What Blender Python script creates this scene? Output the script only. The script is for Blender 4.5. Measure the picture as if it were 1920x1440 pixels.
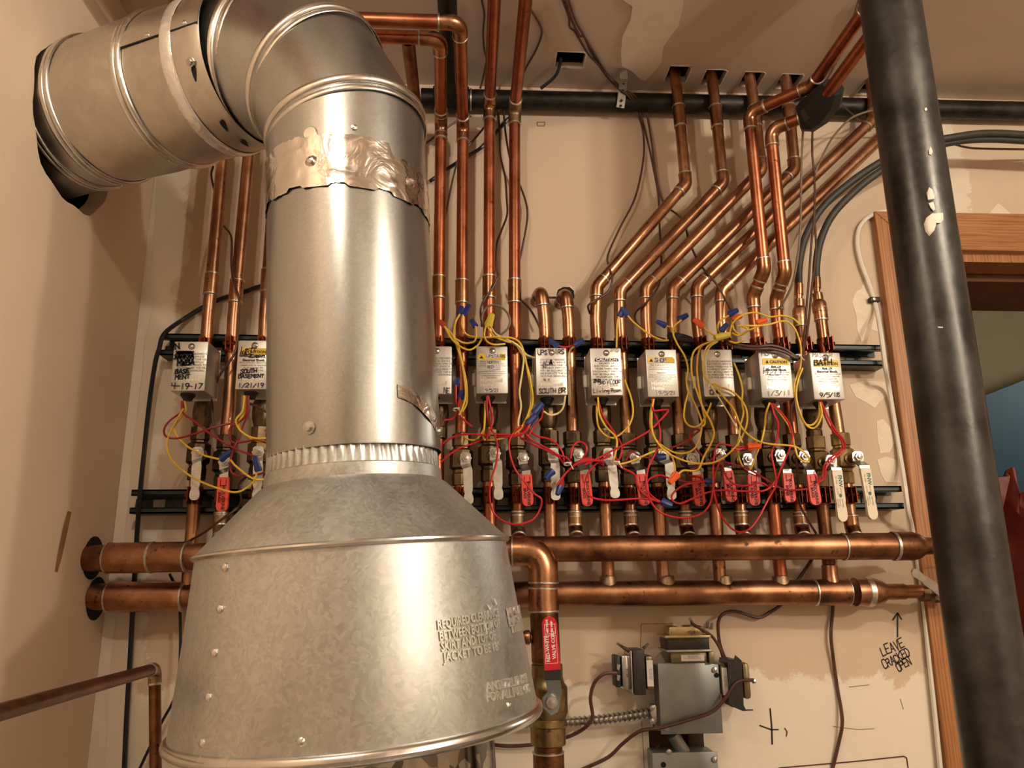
import bpy, bmesh, math, random
import numpy as np
from mathutils import Vector, Matrix
random.seed(7)
for o in list(bpy.data.objects): bpy.data.objects.remove(o, do_unlink=True)
SC = bpy.context.scene; COL = SC.collection
# ------------------------------------------------------------------ camera
F_PX, CX, CY = 1442.0, 960.0, 720.0
YAW, PITCH, ROLL = [math.radians(a) for a in (3.28, 13.88, -0.47)]
CAM = np.array([0.0, -1.40, 1.42])
_f = np.array([math.sin(YAW)*math.cos(PITCH), math.cos(YAW)*math.cos(PITCH), math.sin(PITCH)])
_r0 = np.array([math.cos(YAW), -math.sin(YAW), 0.0]); _u0 = np.cross(_r0, _f)
_r = _r0*math.cos(ROLL)+_u0*math.sin(ROLL); _u = -_r0*math.sin(ROLL)+_u0*math.cos(ROLL)
CM = np.array([_r, _u, _f])
cam = bpy.data.objects.new('camera', bpy.data.cameras.new('camera')); COL.objects.link(cam)
m = Matrix.Identity(4)
for i in range(3):
    m[i][0], m[i][1], m[i][2], m[i][3] = _r[i], _u[i], -_f[i], CAM[i]
cam.matrix_world = m
cam.data.sensor_width = 36.0; cam.data.lens = 36.0*F_PX/1920.0
cam.data.clip_start = 0.02
SC.camera = cam
# ------------------------------------------------------------------ light
SC.view_settings.view_transform = 'Standard'; SC.view_settings.look = 'None'
SC.view_settings.gamma = 1.0; SC.view_settings.use_curve_mapping = False
SC.view_settings.exposure = 0.0
w = bpy.data.worlds.new('world'); SC.world = w; w.use_nodes = True
w.node_tree.nodes['Background'].inputs[0].default_value = (0.9, 0.75, 0.6, 1)
w.node_tree.nodes['Background'].inputs[1].default_value = 0.02
def bulb(name, loc, power, col=(1.0, 0.87, 0.70), r=0.03):
    l = bpy.data.lights.new(name, 'POINT'); l.energy = power; l.color = col; l.shadow_soft_size = r
    o = bpy.data.objects.new(name, l); o.location = loc; COL.objects.link(o); return o
bulb('ceiling_bulb', (-0.27, -1.24, 2.25), 9.5)
bulb('ceiling_bulb', (1.0, -1.38, 2.25), 23.0)
bulb('room_bulb', (1.8, -2.55, 2.2), 62.0, r=0.05)          # lamp further back in the same room
bulb('next_room_fill', (2.9, 1.0, 2.4), 22.0)  # unseen light added to brighten the room behind the doorway
# ------------------------------------------------------------------ pixel helpers (a pixel gives a direction, a plane the distance)
def ray(x, y): return CM.T @ np.array([(x-CX)/F_PX, (CY-y)/F_PX, 1.0])
def at(x, y, d): v = ray(x, y); return CAM+v*((1.4-d)/v[1])          # d metres in front of the back wall
def onz(x, y, z): v = ray(x, y); return CAM+v*((z-CAM[2])/v[2])
def onx(x, y, X): v = ray(x, y); return CAM+v*(X/v[0])
def proj(P): c = CM @ (np.asarray(P, float)-CAM); return np.array([CX+F_PX*c[0]/c[2], CY-F_PX*c[1]/c[2], c[2]])
XL = -0.617; ZC = 2.402
# ------------------------------------------------------------------ objects
ROOT = {}
def new_obj(name, me, parent=None):
    o = bpy.data.objects.new(name, me); COL.objects.link(o)
    if parent is not None:
        o.parent = parent; ROOT[o.name] = ROOT[parent.name]
    return o
def tag(o, label, cat, group=None, kind=None):
    if label: o['label'] = label
    if cat: o['category'] = cat
    if group: o['group'] = group
    if kind: o['kind'] = kind
    return o
def thing(name, label, cat, loc, group=None):
    o = bpy.data.objects.new(name, None); COL.objects.link(o); o.empty_display_size = 0.03
    o.location = Vector([float(c) for c in loc]); ROOT[o.name] = np.array(loc, float)
    return tag(o, label, cat, group)
def mesh(name, V, F, mat, parent=None, smooth=True, sharp=35):
    V = np.asarray(V, float).reshape(-1, 3)
    if parent is not None: base = ROOT[parent.name]
    else: base = V[0].copy() if len(V) else np.zeros(3)
    me = bpy.data.meshes.new(name)
    me.from_pydata((V-base).tolist(), [], [list(map(int, f)) for f in F]); me.update()
    me.materials.append(MAT[mat] if isinstance(mat, str) else mat)
    if smooth:
        me.polygons.foreach_set('use_smooth', [True]*len(me.polygons))
        try: me.set_sharp_from_angle(angle=math.radians(sharp))
        except Exception: pass
    o = new_obj(name, me, parent)
    if parent is None:
        o.location = Vector(base.tolist()); ROOT[o.name] = base
    return o
class G:                                     # collects geometry for one mesh
    def __init__(s): s.V = []; s.F = []; s.n = 0
    def add(s, V, F):
        V = np.asarray(V, float).reshape(-1, 3)
        s.V.append(V); s.F += [[i+s.n for i in f] for f in F]; s.n += len(V); return s
    def out(s, name, mat, parent=None, smooth=True, sharp=35):
        return mesh(name, np.vstack(s.V), s.F, mat, parent, smooth, sharp)
def unit(v): v = np.asarray(v, float); n = np.linalg.norm(v); return v/n if n > 1e-12 else v
def frames(P, up=None):
    P = np.asarray(P, float); n = len(P)
    T = np.zeros_like(P)
    T[1:-1] = P[2:]-P[:-2]; T[0] = P[1]-P[0]; T[-1] = P[-1]-P[-2]
    T = np.array([unit(t) for t in T])
    a = np.array([0, -1.0, 0.03]) if up is None else np.asarray(up, float)
    if abs(np.dot(unit(a), T[0])) > 0.95: a = np.array([1.0, 0, 0.02])
    N = [unit(a-T[0]*np.dot(a, T[0]))]
    for i in range(1, n):
        v = N[-1]-T[i]*np.dot(N[-1], T[i]); N.append(unit(v))
    N = np.array(N); B = np.cross(T, N); return T, N, B
def sweep(P, r, seg=12, caps=True):
    P = np.asarray(P, float); n = len(P); R = np.broadcast_to(np.asarray(r, float), (n,))
    T, N, B = frames(P)
    a = np.arange(seg)*2*math.pi/seg
    V = (P[:, None, :]+R[:, None, None]*(np.cos(a)[None, :, None]*N[:, None, :]+np.sin(a)[None, :, None]*B[:, None, :])).reshape(-1, 3)
    F = [[i*seg+j, i*seg+(j+1) % seg, (i+1)*seg+(j+1) % seg, (i+1)*seg+j] for i in range(n-1) for j in range(seg)]
    if caps: F += [list(range(seg-1, -1, -1)), [(n-1)*seg+j for j in range(seg)]]
    return V, F
def spline(P, k=6):
    P = np.asarray(P, float)
    if len(P) < 3: return P
    Q = np.vstack([2*P[0]-P[1], P, 2*P[-1]-P[-2]]); out = []
    for i in range(1, len(Q)-2):
        p0, p1, p2, p3 = Q[i-1], Q[i], Q[i+1], Q[i+2]
        for t in np.arange(k)/k:
            out.append(0.5*((2*p1)+(-p0+p2)*t+(2*p0-5*p1+4*p2-p3)*t*t+(-p0+3*p1-3*p2+p3)*t**3))
    out.append(P[-1]); return np.array(out)
def lathe(C, A, prof, seg=32, fn=None):
    """prof: (radius, distance along axis A from C)"""
    A = unit(A); a = np.array([0, -1.0, 0]) if abs(A[1]) < 0.9 else np.array([1.0, 0, 0])
    N = unit(a-A*np.dot(a, A)); B = np.cross(A, N); ang = np.arange(seg)*2*math.pi/seg; V = []
    for k, (r, h) in enumerate(prof):
        rr = np.full(seg, float(r)) if fn is None else np.array([fn(k, r, t) for t in ang])
        V.append(np.asarray(C)+A*h+rr[:, None]*(np.cos(ang)[:, None]*N+np.sin(ang)[:, None]*B))
    n = len(prof)
    F = [[i*seg+j, i*seg+(j+1) % seg, (i+1)*seg+(j+1) % seg, (i+1)*seg+j] for i in range(n-1) for j in range(seg)]
    return np.vstack(V), F
def disc(C, A, r, seg=24):
    V, _ = lathe(C, A, [(r, 0)], seg); return V, [list(range(seg))]
def boxg(C, X, Y, Z, sx, sy, sz, bev=0.0, bs=2):
    """box centred on C with axes X,Y,Z and full sizes"""
    bm = bmesh.new(); bmesh.ops.create_cube(bm, size=1.0)
    for v in bm.verts: v.co = Vector((v.co.x*sx, v.co.y*sy, v.co.z*sz))
    if bev > 0: bmesh.ops.bevel(bm, geom=bm.edges[:], offset=bev, segments=bs, affect='EDGES', profile=0.5)
    bm.verts.index_update()
    L = np.array([v.co[:] for v in bm.verts]); F = [[v.index for v in f.verts] for f in bm.faces]; bm.free()
    X, Y, Z = unit(X), unit(Y), unit(Z)
    return np.asarray(C)+L[:, :1]*X+L[:, 1:2]*Y+L[:, 2:]*Z, F
EX, EY, EZ = np.eye(3)
def abox(x0, x1, y0, y1, z0, z1, bev=0.0, bs=2):
    return boxg(((x0+x1)/2, (y0+y1)/2, (z0+z1)/2), EX, EY, EZ, x1-x0, y1-y0, z1-z0, bev, bs)
def strip(P, W, th, nrm=(0, -1, 0)):
    """flat bar along P; W widths; thickness th"""
    P = np.asarray(P, float); n = len(P); V = []
    T = np.zeros_like(P); T[1:-1] = P[2:]-P[:-2]; T[0] = P[1]-P[0]; T[-1] = P[-1]-P[-2]
    for i in range(n):
        t = unit(T[i]); s = unit(np.cross(t, np.asarray(nrm, float))); q = unit(np.cross(s, t)); w2 = W[i]/2
        V += [P[i]-s*w2-q*th/2, P[i]+s*w2-q*th/2, P[i]+s*w2+q*th/2, P[i]-s*w2+q*th/2]
    F = [[4*i+j, 4*i+(j+1) % 4, 4*i+4+(j+1) % 4, 4*i+4+j] for i in range(n-1) for j in range(4)]
    F += [[3, 2, 1, 0], [4*n-4, 4*n-3, 4*n-2, 4*n-1]]
    return V, F
def prism(poly, nrm, th):
    """polygon extruded along nrm by th"""
    P = np.asarray(poly, float); n = len(P); nr = np.asarray(nrm, float)
    V = np.vstack([P, P+nr*th])
    F = [list(range(n))[::-1], [n+i for i in range(n)]]+[[i, (i+1) % n, n+(i+1) % n, n+i] for i in range(n)]
    return V, F
# ------------------------------------------------------------------ lettering
def text_geo(s, size, align='CENTER', offset=0.0, spacing=1.0, extrude=0.0):
    cu = bpy.data.curves.new('txt', 'FONT'); cu.body = s; cu.size = size; cu.align_x = align
    cu.resolution_u = 2; cu.offset = offset; cu.space_line = spacing; cu.extrude = extrude
    ob = bpy.data.objects.new('txt', cu); COL.objects.link(ob)
    bpy.context.view_layer.update()
    dg = bpy.context.evaluated_depsgraph_get()
    me = bpy.data.meshes.new_from_object(ob.evaluated_get(dg))
    V = np.array([v.co[:] for v in me.vertices]).reshape(-1, 3)
    if extrude == 0: V = V[:, :2]
    F = [list(p.vertices) for p in me.polygons]
    bpy.data.objects.remove(ob); bpy.data.curves.remove(cu); bpy.data.meshes.remove(me)
    return V, F
GL = {'A': '00 26 40|12 32', 'B': '00 06 36 45 34 03|33 42 41 30 00', 'C': '45 36 16 05 01 10 30 41', 'D': '00 06 26 44 42 20 00', 'E': '40 00 06 46|03 33',
 'F': '00 06 46|03 33', 'G': '45 36 16 05 01 10 30 41 43 23', 'H': '00 06|40 46|03 43', 'I': '20 26', 'J': '46 41 30 10 01', 'K': '00 06|46 03 40', 'L': '06 00 40',
 'M': '00 06 23 46 40', 'N': '00 06 40 46', 'O': '10 01 05 16 36 45 41 30 10', 'P': '00 06 36 45 44 33 03', 'R': '00 06 36 45 44 33 03|23 40', 'S': '45 36 16 05 14 32 41 30 10 01',
 'T': '06 46|26 20', 'U': '06 01 10 30 41 46', 'V': '06 20 46', 'W': '06 10 24 30 46', 'X': '00 46|06 40', 'Y': '06 23 46|23 20', 'Z': '06 46 00 40',
 '0': '10 01 05 16 36 45 41 30 10', '1': '20 26', '2': '05 16 36 45 44 00 40', '3': '06 46 24 43 41 20 01', '4': '06 03 43|36 30', '5': '46 06 04 34 43 41 30 00', '6': '36 03 01 10 30 41 42 33 03',
 '7': '06 46 10', '8': '24 05 16 36 45 24 02 01 10 30 41 42 24', '9': '44 33 13 05 16 36 45 44 20', '/': '00 46', '-': '03 33', '.': '10 11', ' ': '',
 'i': '20 23|25 26', 'n': '00 03|02 13 33 42 40', 'g': '43 13 02 11 41|43 4* 2*', 'v': '03 20 43', 'o': '10 02 13 33 42 30 10', 'm': '00 03 13 20|23 33 40', 'd': '40 46|43 13 02 10 40', 'e': '02 42 33 13 02 10 40', 'r': '00 03|02 13 33', 't': '25 20 40|04 44', 'a': '43 13 02 10 40 43', 'f': '45 36 20|04 44'}
def stroke_geo(s, h, lw, jit=0.25, gap=1.4, rng=None):
    """handwritten text as flat pen strokes in 2-D, left-aligned at 0, baseline 0, cap height h"""
    rng = rng or random.Random(len(s)*13+ord(s[0])); V = []; F = []; x0 = 0.0; u = h/6.0
    def seg(a, b):
        a = np.array(a); b = np.array(b); t = unit(b-a)*lw*0.45; n = np.array([-t[1], t[0]])/0.45*0.5; k = len(V)
        V.extend([a-t-n, b+t-n, b+t+n, a-t+n]); F.append([k, k+1, k+2, k+3])
    for ch in s:
        g = GL.get(ch, GL.get(ch.upper(), ''))
        dy = rng.uniform(-.35, .35)*u; sc = rng.uniform(.9, 1.08)
        for st in g.split('|'):
            pts = []
            for c in st.split():
                yy = -2.0 if c[1] == '*' else float(c[1])
                pts.append((x0+(float(c[0])+rng.uniform(-jit, jit)+yy*0.08)*u*sc, dy+(yy+rng.uniform(-jit, jit))*u*sc))
            for a, b in zip(pts[:-1], pts[1:]): seg(a, b)
        x0 += (4+gap if ch != ' ' else 3)*u
    return np.array(V).reshape(-1, 2), F, x0
def place(V2, F, O, X, U, nrm, lift=0.0004):
    V2 = np.asarray(V2, float).reshape(-1, 2)
    return np.asarray(O)+V2[:, :1]*np.asarray(X)+V2[:, 1:]*np.asarray(U)+np.asarray(nrm)*lift, F
# ------------------------------------------------------------------ materials
MAT = {}
def nt(name):
    mt = bpy.data.materials.new(name); mt.use_nodes = True; MAT[name] = mt
    t = mt.node_tree; return mt, t.nodes, t.links, t.nodes['Principled BSDF']
def setb(b, col=None, rough=None, metal=None, spec=None):
    if col is not None: b.inputs['Base Color'].default_value = (*col, 1)
    if rough is not None: b.inputs['Roughness'].default_value = rough
    if metal is not None: b.inputs['Metallic'].default_value = metal
    if spec is not None: b.inputs['Specular IOR Level'].default_value = spec
def noise(n, l, co, scale, detail=4, rough=.55, dist=0.0):
    q = n.new('ShaderNodeTexNoise'); q.inputs['Scale'].default_value = scale; q.inputs['Detail'].default_value = detail
    q.inputs['Roughness'].default_value = rough; q.inputs['Distortion'].default_value = dist
    l.new(co, q.inputs['Vector']); return q.outputs['Fac']
def geo(n): return n.new('ShaderNodeNewGeometry').outputs['Position']
def ramp(n, l, fac, stops, interp='LINEAR'):
    r = n.new('ShaderNodeValToRGB'); r.color_ramp.interpolation = interp
    e = r.color_ramp.elements
    while len(e) < len(stops): e.new(0.5)
    for k, (p, c) in enumerate(stops):
        e[k].position = p; e[k].color = (*c, 1) if len(c) == 3 else c
    l.new(fac, r.inputs['Fac']); return r.outputs['Color']
def mixc(n, l, fac, a, b, mode='MIX'):
    q = n.new('ShaderNodeMix'); q.data_type = 'RGBA'; q.blend_type = mode
    if hasattr(fac, 'links'): l.new(fac, q.inputs[0])
    else: q.inputs[0].default_value = fac
    for s, k in ((a, 6), (b, 7)):
        if hasattr(s, 'links'): l.new(s, q.inputs[k])
        else: q.inputs[k].default_value = (*s, 1)
    return q.outputs[2]
def bump(n, l, b, h, strength, dist=0.002):
    q = n.new('ShaderNodeBump'); q.inputs['Strength'].default_value = strength; q.inputs['Distance'].default_value = dist
    l.new(h, q.inputs['Height']); l.new(q.outputs[0], b.inputs['Normal'])
def plain(name, col, rough=.5, metal=0.0, spec=.5, var=0.12, scale=40):
    mt, n, l, b = nt(name); setb(b, col, rough, metal, spec)
    f = noise(n, l, geo(n), scale)
    c = ramp(n, l, f, [(.3, tuple(x*(1-var) for x in col)), (.7, tuple(min(1, x*(1+var)) for x in col))])
    l.new(c, b.inputs['Base Color']); return mt
def copper(name, c1, c2, c3, rough=.3, vs=1.0):
    mt, n, l, b = nt(name); setb(b, c2, rough, 1.0)
    p = geo(n); f = noise(n, l, p, 22*vs, 5, .6); g = noise(n, l, p, 90*vs, 3, .6)
    c = ramp(n, l, f, [(.30, c1), (.5, c2), (.72, c3)])
    oi = n.new('ShaderNodeObjectInfo')
    hs = n.new('ShaderNodeHueSaturation'); l.new(c, hs.inputs['Color'])
    mr = n.new('ShaderNodeMapRange'); mr.inputs[3].default_value = .86; mr.inputs[4].default_value = 1.14
    l.new(oi.outputs['Random'], mr.inputs[0]); l.new(mr.outputs[0], hs.inputs['Value'])
    spots = ramp(n, l, g, [(.62, (0, 0, 0)), (.74, (1, 1, 1))])
    c2_ = mixc(n, l, spots, hs.outputs[0], tuple(x*.45 for x in c1)); l.new(c2_, b.inputs['Base Color'])
    rr = n.new('ShaderNodeMapRange'); rr.inputs[3].default_value = rough*.8; rr.inputs[4].default_value = rough*1.5
    l.new(f, rr.inputs[0]); l.new(rr.outputs[0], b.inputs['Roughness'])
copper('copper', (.28, .135, .072), (.43, .22, .125), (.58, .34, .21), .28)
copper('copper_manifold', (.12, .055, .03), (.31, .145, .075), (.50, .27, .15), .33, .8)
copper('copper_red', (.30, .095, .05), (.43, .145, .075), (.54, .21, .115), .30)
copper('copper_fitting', (.27, .125, .065), (.42, .21, .11), (.60, .34, .20), .25)
copper('copper_dark', (.11, .052, .026), (.21, .10, .052), (.36, .18, .095), .33, 1.6)
copper('copper_dull', (.16, .12, .08), (.33, .23, .14), (.50, .36, .24), .42, 2.2)
copper('clamp_copper', (.10, .025, .012), (.19, .05, .025), (.34, .10, .05), .32)
copper('brass_dark', (.07, .048, .028), (.135, .095, .055), (.25, .18, .10), .36, 1.5)
copper('brass', (.16, .115, .055), (.28, .205, .10), (.44, .34, .185), .34, 1.5)
copper('zinc_yellow', (.36, .29, .15), (.50, .41, .23), (.62, .53, .33), .34)
plain('solder', (.62, .60, .54), .38, 1.0, var=.2, scale=150)
plain('steel', (.50, .49, .47), .30, 1.0, var=.15, scale=60)
plain('aluminium', (.66, .65, .62), .42, .85, var=.05, scale=30)
plain('lever_bare', (.62, .60, .54), .45, .55, var=.12, scale=120)
plain('grip_red', (.78, .075, .05), .42, var=.06)
plain('grip_crimson', (.62, .012, .03), .38, var=.06)
plain('grip_cream', (.80, .72, .56), .45, var=.04)
plain('rubber', (.012, .012, .012), .5, var=.2)
plain('black_cable', (.010, .011, .016), .38, var=.2)
plain('brown_wire', (.085, .036, .022), .45, var=.25, scale=90)
plain('taupe_wire', (.20, .15, .11), .5, var=.2, scale=90)
plain('yellow_wire', (.78, .52, .06), .42, var=.08)
plain('pale_wire', (.80, .70, .36), .42, var=.08)
plain('red_wire', (.56, .018, .03), .42, var=.1)
plain('maroon_wire', (.30, .015, .022), .45, var=.1)
plain('blue_nut', (.018, .04, .20), .4, var=.1)
plain('orange_nut', (.85, .13, .025), .4, var=.06)
plain('red_nut', (.42, .05, .025), .45, var=.1)
plain('yellow_nut', (.72, .60, .08), .42, var=.06)
plain('white_plastic', (.80, .76, .68), .45, var=.04)
plain('paper', (.82, .80, .76), .7, var=.04)
plain('sticker', (.66, .64, .68), .6, var=.05)
plain('ink', (.010, .006, .012), .6, var=.1)
plain('purple_ink', (.030, .012, .060), .6, var=.1)
plain('grey_ink', (.16, .155, .15), .6, var=.1)
plain('print_ink', (.035, .03, .028), .6, var=.1)
plain('emboss', (.92, .91, .86), .3, .5, var=.03)
plain('emboss_metal', (.80, .79, .74), .36, .8, var=.04)
plain('yellow_label', (.80, .56, .05), .5, var=.05)
plain('green_ink', (.02, .16, .13), .5, var=.05)
plain('white_ink', (.88, .84, .80), .5, var=.05)
plain('grey_plate', (.30, .32, .32), .42, .75, var=.12, scale=25)
plain('lamination', (.040, .034, .030), .42, .35, var=.25, scale=160)
plain('olive_zinc', (.26, .23, .13), .4, .9, var=.15)
plain('hose', (.040, .040, .033), .55, var=.2, scale=50)
plain('strut', (.012, .024, .021), .38, .1, var=.25, scale=30)
plain('plaster', (.80, .74, .64), .75, var=.05, scale=30)
plain('skim', (.80, .70, .56), .75, var=.08, scale=60)
plain('gypsum', (.72, .66, .58), .9, var=.1)
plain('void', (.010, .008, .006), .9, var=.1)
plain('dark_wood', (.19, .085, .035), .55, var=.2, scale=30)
plain('khaki_wall', (.42, .36, .24), .8, var=.05, scale=6)
plain('blue_paint', (.014, .085, .16), .6, var=.08, scale=5)
plain('red_cloth', (.34, .05, .025), .55, var=.3, scale=14)
plain('stain', (.30, .16, .07), .8, var=.2)
plain('floor_paint', (.30, .26, .22), .6, var=.1)
plain('pencil', (.22, .16, .12), .8, var=.1)
def iron(name, col, hi, rough, sc):
    mt, n, l, b = nt(name); setb(b, col, rough, .75)
    p = geo(n); f = noise(n, l, p, sc, 6, .65); c = ramp(n, l, f, [(.35, col), (.55, tuple((a+c_)/2 for a, c_ in zip(col, hi))), (.75, hi)])
    l.new(c, b.inputs['Base Color'])
    g = noise(n, l, p, sc*6, 3); bump(n, l, b, g, .35, .0008)
    r2 = ramp(n, l, f, [(.3, (rough*.8,)*3), (.7, (min(1, rough*1.4),)*3)]); l.new(r2, b.inputs['Roughness'])
iron('black_iron', (.020, .018, .016), (.055, .05, .045), .42, 30)
iron('column_steel', (.042, .040, .037), (.115, .112, .106), .34, 14)
def galv(name, lo, hi, rough, sc, spangle=.5, metal=1.0):
    mt, n, l, b = nt(name); setb(b, hi, rough, metal)
    p = geo(n)
    wv = n.new('ShaderNodeTexNoise'); wv.inputs['Scale'].default_value = 18; l.new(p, wv.inputs['Vector'])
    ad = n.new('ShaderNodeVectorMath'); ad.operation = 'MULTIPLY_ADD'; ad.inputs[1].default_value = (.05, .05, .05); l.new(wv.outputs['Color'], ad.inputs[0]); l.new(p, ad.inputs[2])
    v = n.new('ShaderNodeTexVoronoi'); v.inputs['Scale'].default_value = sc; l.new(ad.outputs[0], v.inputs['Vector'])
    bw = n.new('ShaderNodeRGBToBW'); l.new(v.outputs['Color'], bw.inputs[0])
    mp = n.new('ShaderNodeMapping'); mp.inputs['Scale'].default_value = (1.6, 1.6, .35); l.new(p, mp.inputs[0])
    f = noise(n, l, mp.outputs[0], 9, 5, .6)
    mx = n.new('ShaderNodeMix'); mx.inputs[0].default_value = spangle; l.new(f, mx.inputs[2]); l.new(bw.outputs[0], mx.inputs[3])
    c = ramp(n, l, mx.outputs[0], [(.25, lo), (.75, hi)]); l.new(c, b.inputs['Base Color'])
    rr = n.new('ShaderNodeMapRange'); rr.inputs[3].default_value = rough*.75; rr.inputs[4].default_value = rough*1.3
    l.new(mx.outputs[0], rr.inputs[0]); l.new(rr.outputs[0], b.inputs['Roughness'])
galv('galvanised', (.36, .37, .36), (.52, .53, .52), .31, 420, .2)
galv('galvanised_hood', (.40, .415, .41), (.67, .69, .68), .44, 260, .25)
galv('galvanised_duct', (.50, .47, .42), (.66, .63, .57), .38, 60, .25)
galv('bead_metal', (.62, .61, .58), (.78, .77, .74), .25, 55, .3)
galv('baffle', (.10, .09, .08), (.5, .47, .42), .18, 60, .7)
mt, n, l, b = nt('foil'); setb(b, (.70, .66, .62), .16, 1.0)
p = geo(n); f = noise(n, l, p, 28, 3, .5, 1.5); bump(n, l, b, f, .45, .004)
mt, n, l, b = nt('clear_tape'); setb(b, (.8, .78, .74), .12, .6); f = noise(n, l, geo(n), 60, 3); bump(n, l, b, f, .5, .004)
# painted drywall with skim-coat patches
def wallmat(name, base, patch, bands=()):
    mt, n, l, b = nt(name); setb(b, base, .72, 0, .3)
    p = geo(n); f = noise(n, l, p, 2.2, 5, .6); g = noise(n, l, p, 60, 4, .6); h = noise(n, l, p, 9, 6, .7, .4)
    c = ramp(n, l, f, [(.3, tuple(x*.93 for x in base)), (.7, tuple(x*1.05 for x in base))])
    sx = n.new('ShaderNodeSeparateXYZ'); l.new(p, sx.inputs[0])
    for (axis, lo, hi, soft, amt) in bands:         # skim coat over joints, with ragged edges
        t = n.new('ShaderNodeMath'); t.operation = 'MULTIPLY_ADD'; t.inputs[1].default_value = .16; l.new(h, t.inputs[0]); l.new(sx.outputs[axis], t.inputs[2])
        mr = n.new('ShaderNodeMapRange'); mr.interpolation_type = 'SMOOTHSTEP'; l.new(t.outputs[0], mr.inputs[0])
        mr.inputs[1].default_value = lo; mr.inputs[2].default_value = lo+soft
        mr2 = n.new('ShaderNodeMapRange'); mr2.interpolation_type = 'SMOOTHSTEP'; l.new(t.outputs[0], mr2.inputs[0])
        mr2.inputs[1].default_value = hi; mr2.inputs[2].default_value = hi+soft; mr2.inputs[3].default_value = 1; mr2.inputs[4].default_value = 0
        mu = n.new('ShaderNodeMath'); mu.operation = 'MULTIPLY'; l.new(mr.outputs[0], mu.inputs[0]); l.new(mr2.outputs[0], mu.inputs[1])
        m3 = n.new('ShaderNodeMath'); m3.operation = 'MULTIPLY'; m3.inputs[1].default_value = amt; l.new(mu.outputs[0], m3.inputs[0])
        c = mixc(n, l, m3.outputs[0], c, patch)
    sp = ramp(n, l, g, [(.70, (0, 0, 0)), (.78, (.25, .25, .25))]); c = mixc(n, l, sp, c, tuple(x*.6 for x in base))
    l.new(c, b.inputs['Base Color']); bump(n, l, b, h, .12, .002)
wallmat('wall_paint', (.66, .53, .40), (.86, .79, .67), [(2, .70, 1.315, .012, .9), (0, 1.02, 1.10, .01, .5), (0, -.62, -.47, .01, .6)])
wallmat('left_paint', (.76, .62, .48), (.70, .62, .5))
wallmat('ceiling_paint', (.62, .52, .43), (.62, .52, .42))
wallmat('room_paint', (.62, .52, .42), (.66, .58, .5))
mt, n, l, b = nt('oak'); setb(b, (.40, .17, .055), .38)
tc = n.new('ShaderNodeTexCoord'); mp = n.new('ShaderNodeMapping'); l.new(tc.outputs['Object'], mp.inputs[0]); mp.inputs['Scale'].default_value = (16, 16, .6)
wv = n.new('ShaderNodeTexWave'); wv.inputs['Scale'].default_value = 3.2; wv.inputs['Distortion'].default_value = 11; wv.inputs['Detail'].default_value = 4; wv.inputs['Detail Scale'].default_value = 2.2
l.new(mp.outputs[0], wv.inputs['Vector'])
mp2 = n.new('ShaderNodeMapping'); l.new(tc.outputs['Object'], mp2.inputs[0]); mp2.inputs['Scale'].default_value = (160, 160, 4)
f2 = noise(n, l, mp2.outputs[0], 1.0, 4)
c = ramp(n, l, wv.outputs['Fac'], [(.1, (.27, .095, .03)), (.5, (.38, .155, .05)), (.9, (.46, .21, .075))])
c = mixc(n, l, .35, c, ramp(n, l, f2, [(.3, (.24, .09, .03)), (.7, (.52, .25, .10))]))
l.new(c, b.inputs['Base Color'])
# ================================================================== the room
def slab(name, plane, u0, u1, v0, v1, c0, c1, holes, mat, holemat=None):
    """slab between c0 (seen face) and c1 with rectangular holes; plane 'xz' (c=y) or 'xy' (c=z)"""
    us = sorted({u0, u1, *[h[0] for h in holes], *[h[1] for h in holes]}); vs = sorted({v0, v1, *[h[2] for h in holes], *[h[3] for h in holes]})
    def P(u, v, c): return (u, c, v) if plane == 'xz' else (u, v, c)
    V = []; F = []
    def quad(a, b, c, d): k = len(V); V.extend([a, b, c, d]); F.append([k, k+1, k+2, k+3])
    for i in range(len(us)-1):
        for j in range(len(vs)-1):
            uc, vc = (us[i]+us[i+1])/2, (vs[j]+vs[j+1])/2
            if any(h[0] < uc < h[1] and h[2] < vc < h[3] for h in holes): continue
            for c in (c0, c1): quad(P(us[i], vs[j], c), P(us[i+1], vs[j], c), P(us[i+1], vs[j+1], c), P(us[i], vs[j+1], c))
    for (a, b, c, d) in list(holes)+[(u0, u1, v0, v1)]:
        for (p, q) in (((a, c), (b, c)), ((b, c), (b, d)), ((b, d), (a, d)), ((a, d), (a, c))):
            quad(P(*p, c0), P(*q, c0), P(*q, c1), P(*p, c1))
    o = mesh(name, V, F, mat, None, False); o['kind'] = 'structure'; return o
def struct(o): o['kind'] = 'structure'; return o
DX0 = at(1631, 406, 0)[0]+.082; DX1 = DX0+.76; DZ = at(1800, 406, 0)[2]-.082
sA, sB = at(1004, 556, 0), at(1044, 553, 0); jh0, jh1 = at(1216, 1370, 0), at(1322, 1425, 0)
holes_w = [(DX0, DX1, 0.0, DZ), (jh0[0], jh1[0], jh1[2], jh0[2])]
wall_back = slab('wall_back', 'xz', XL, 3.2, 0.0, ZC, 0.0, 0.12, holes_w, 'wall_paint')
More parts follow.
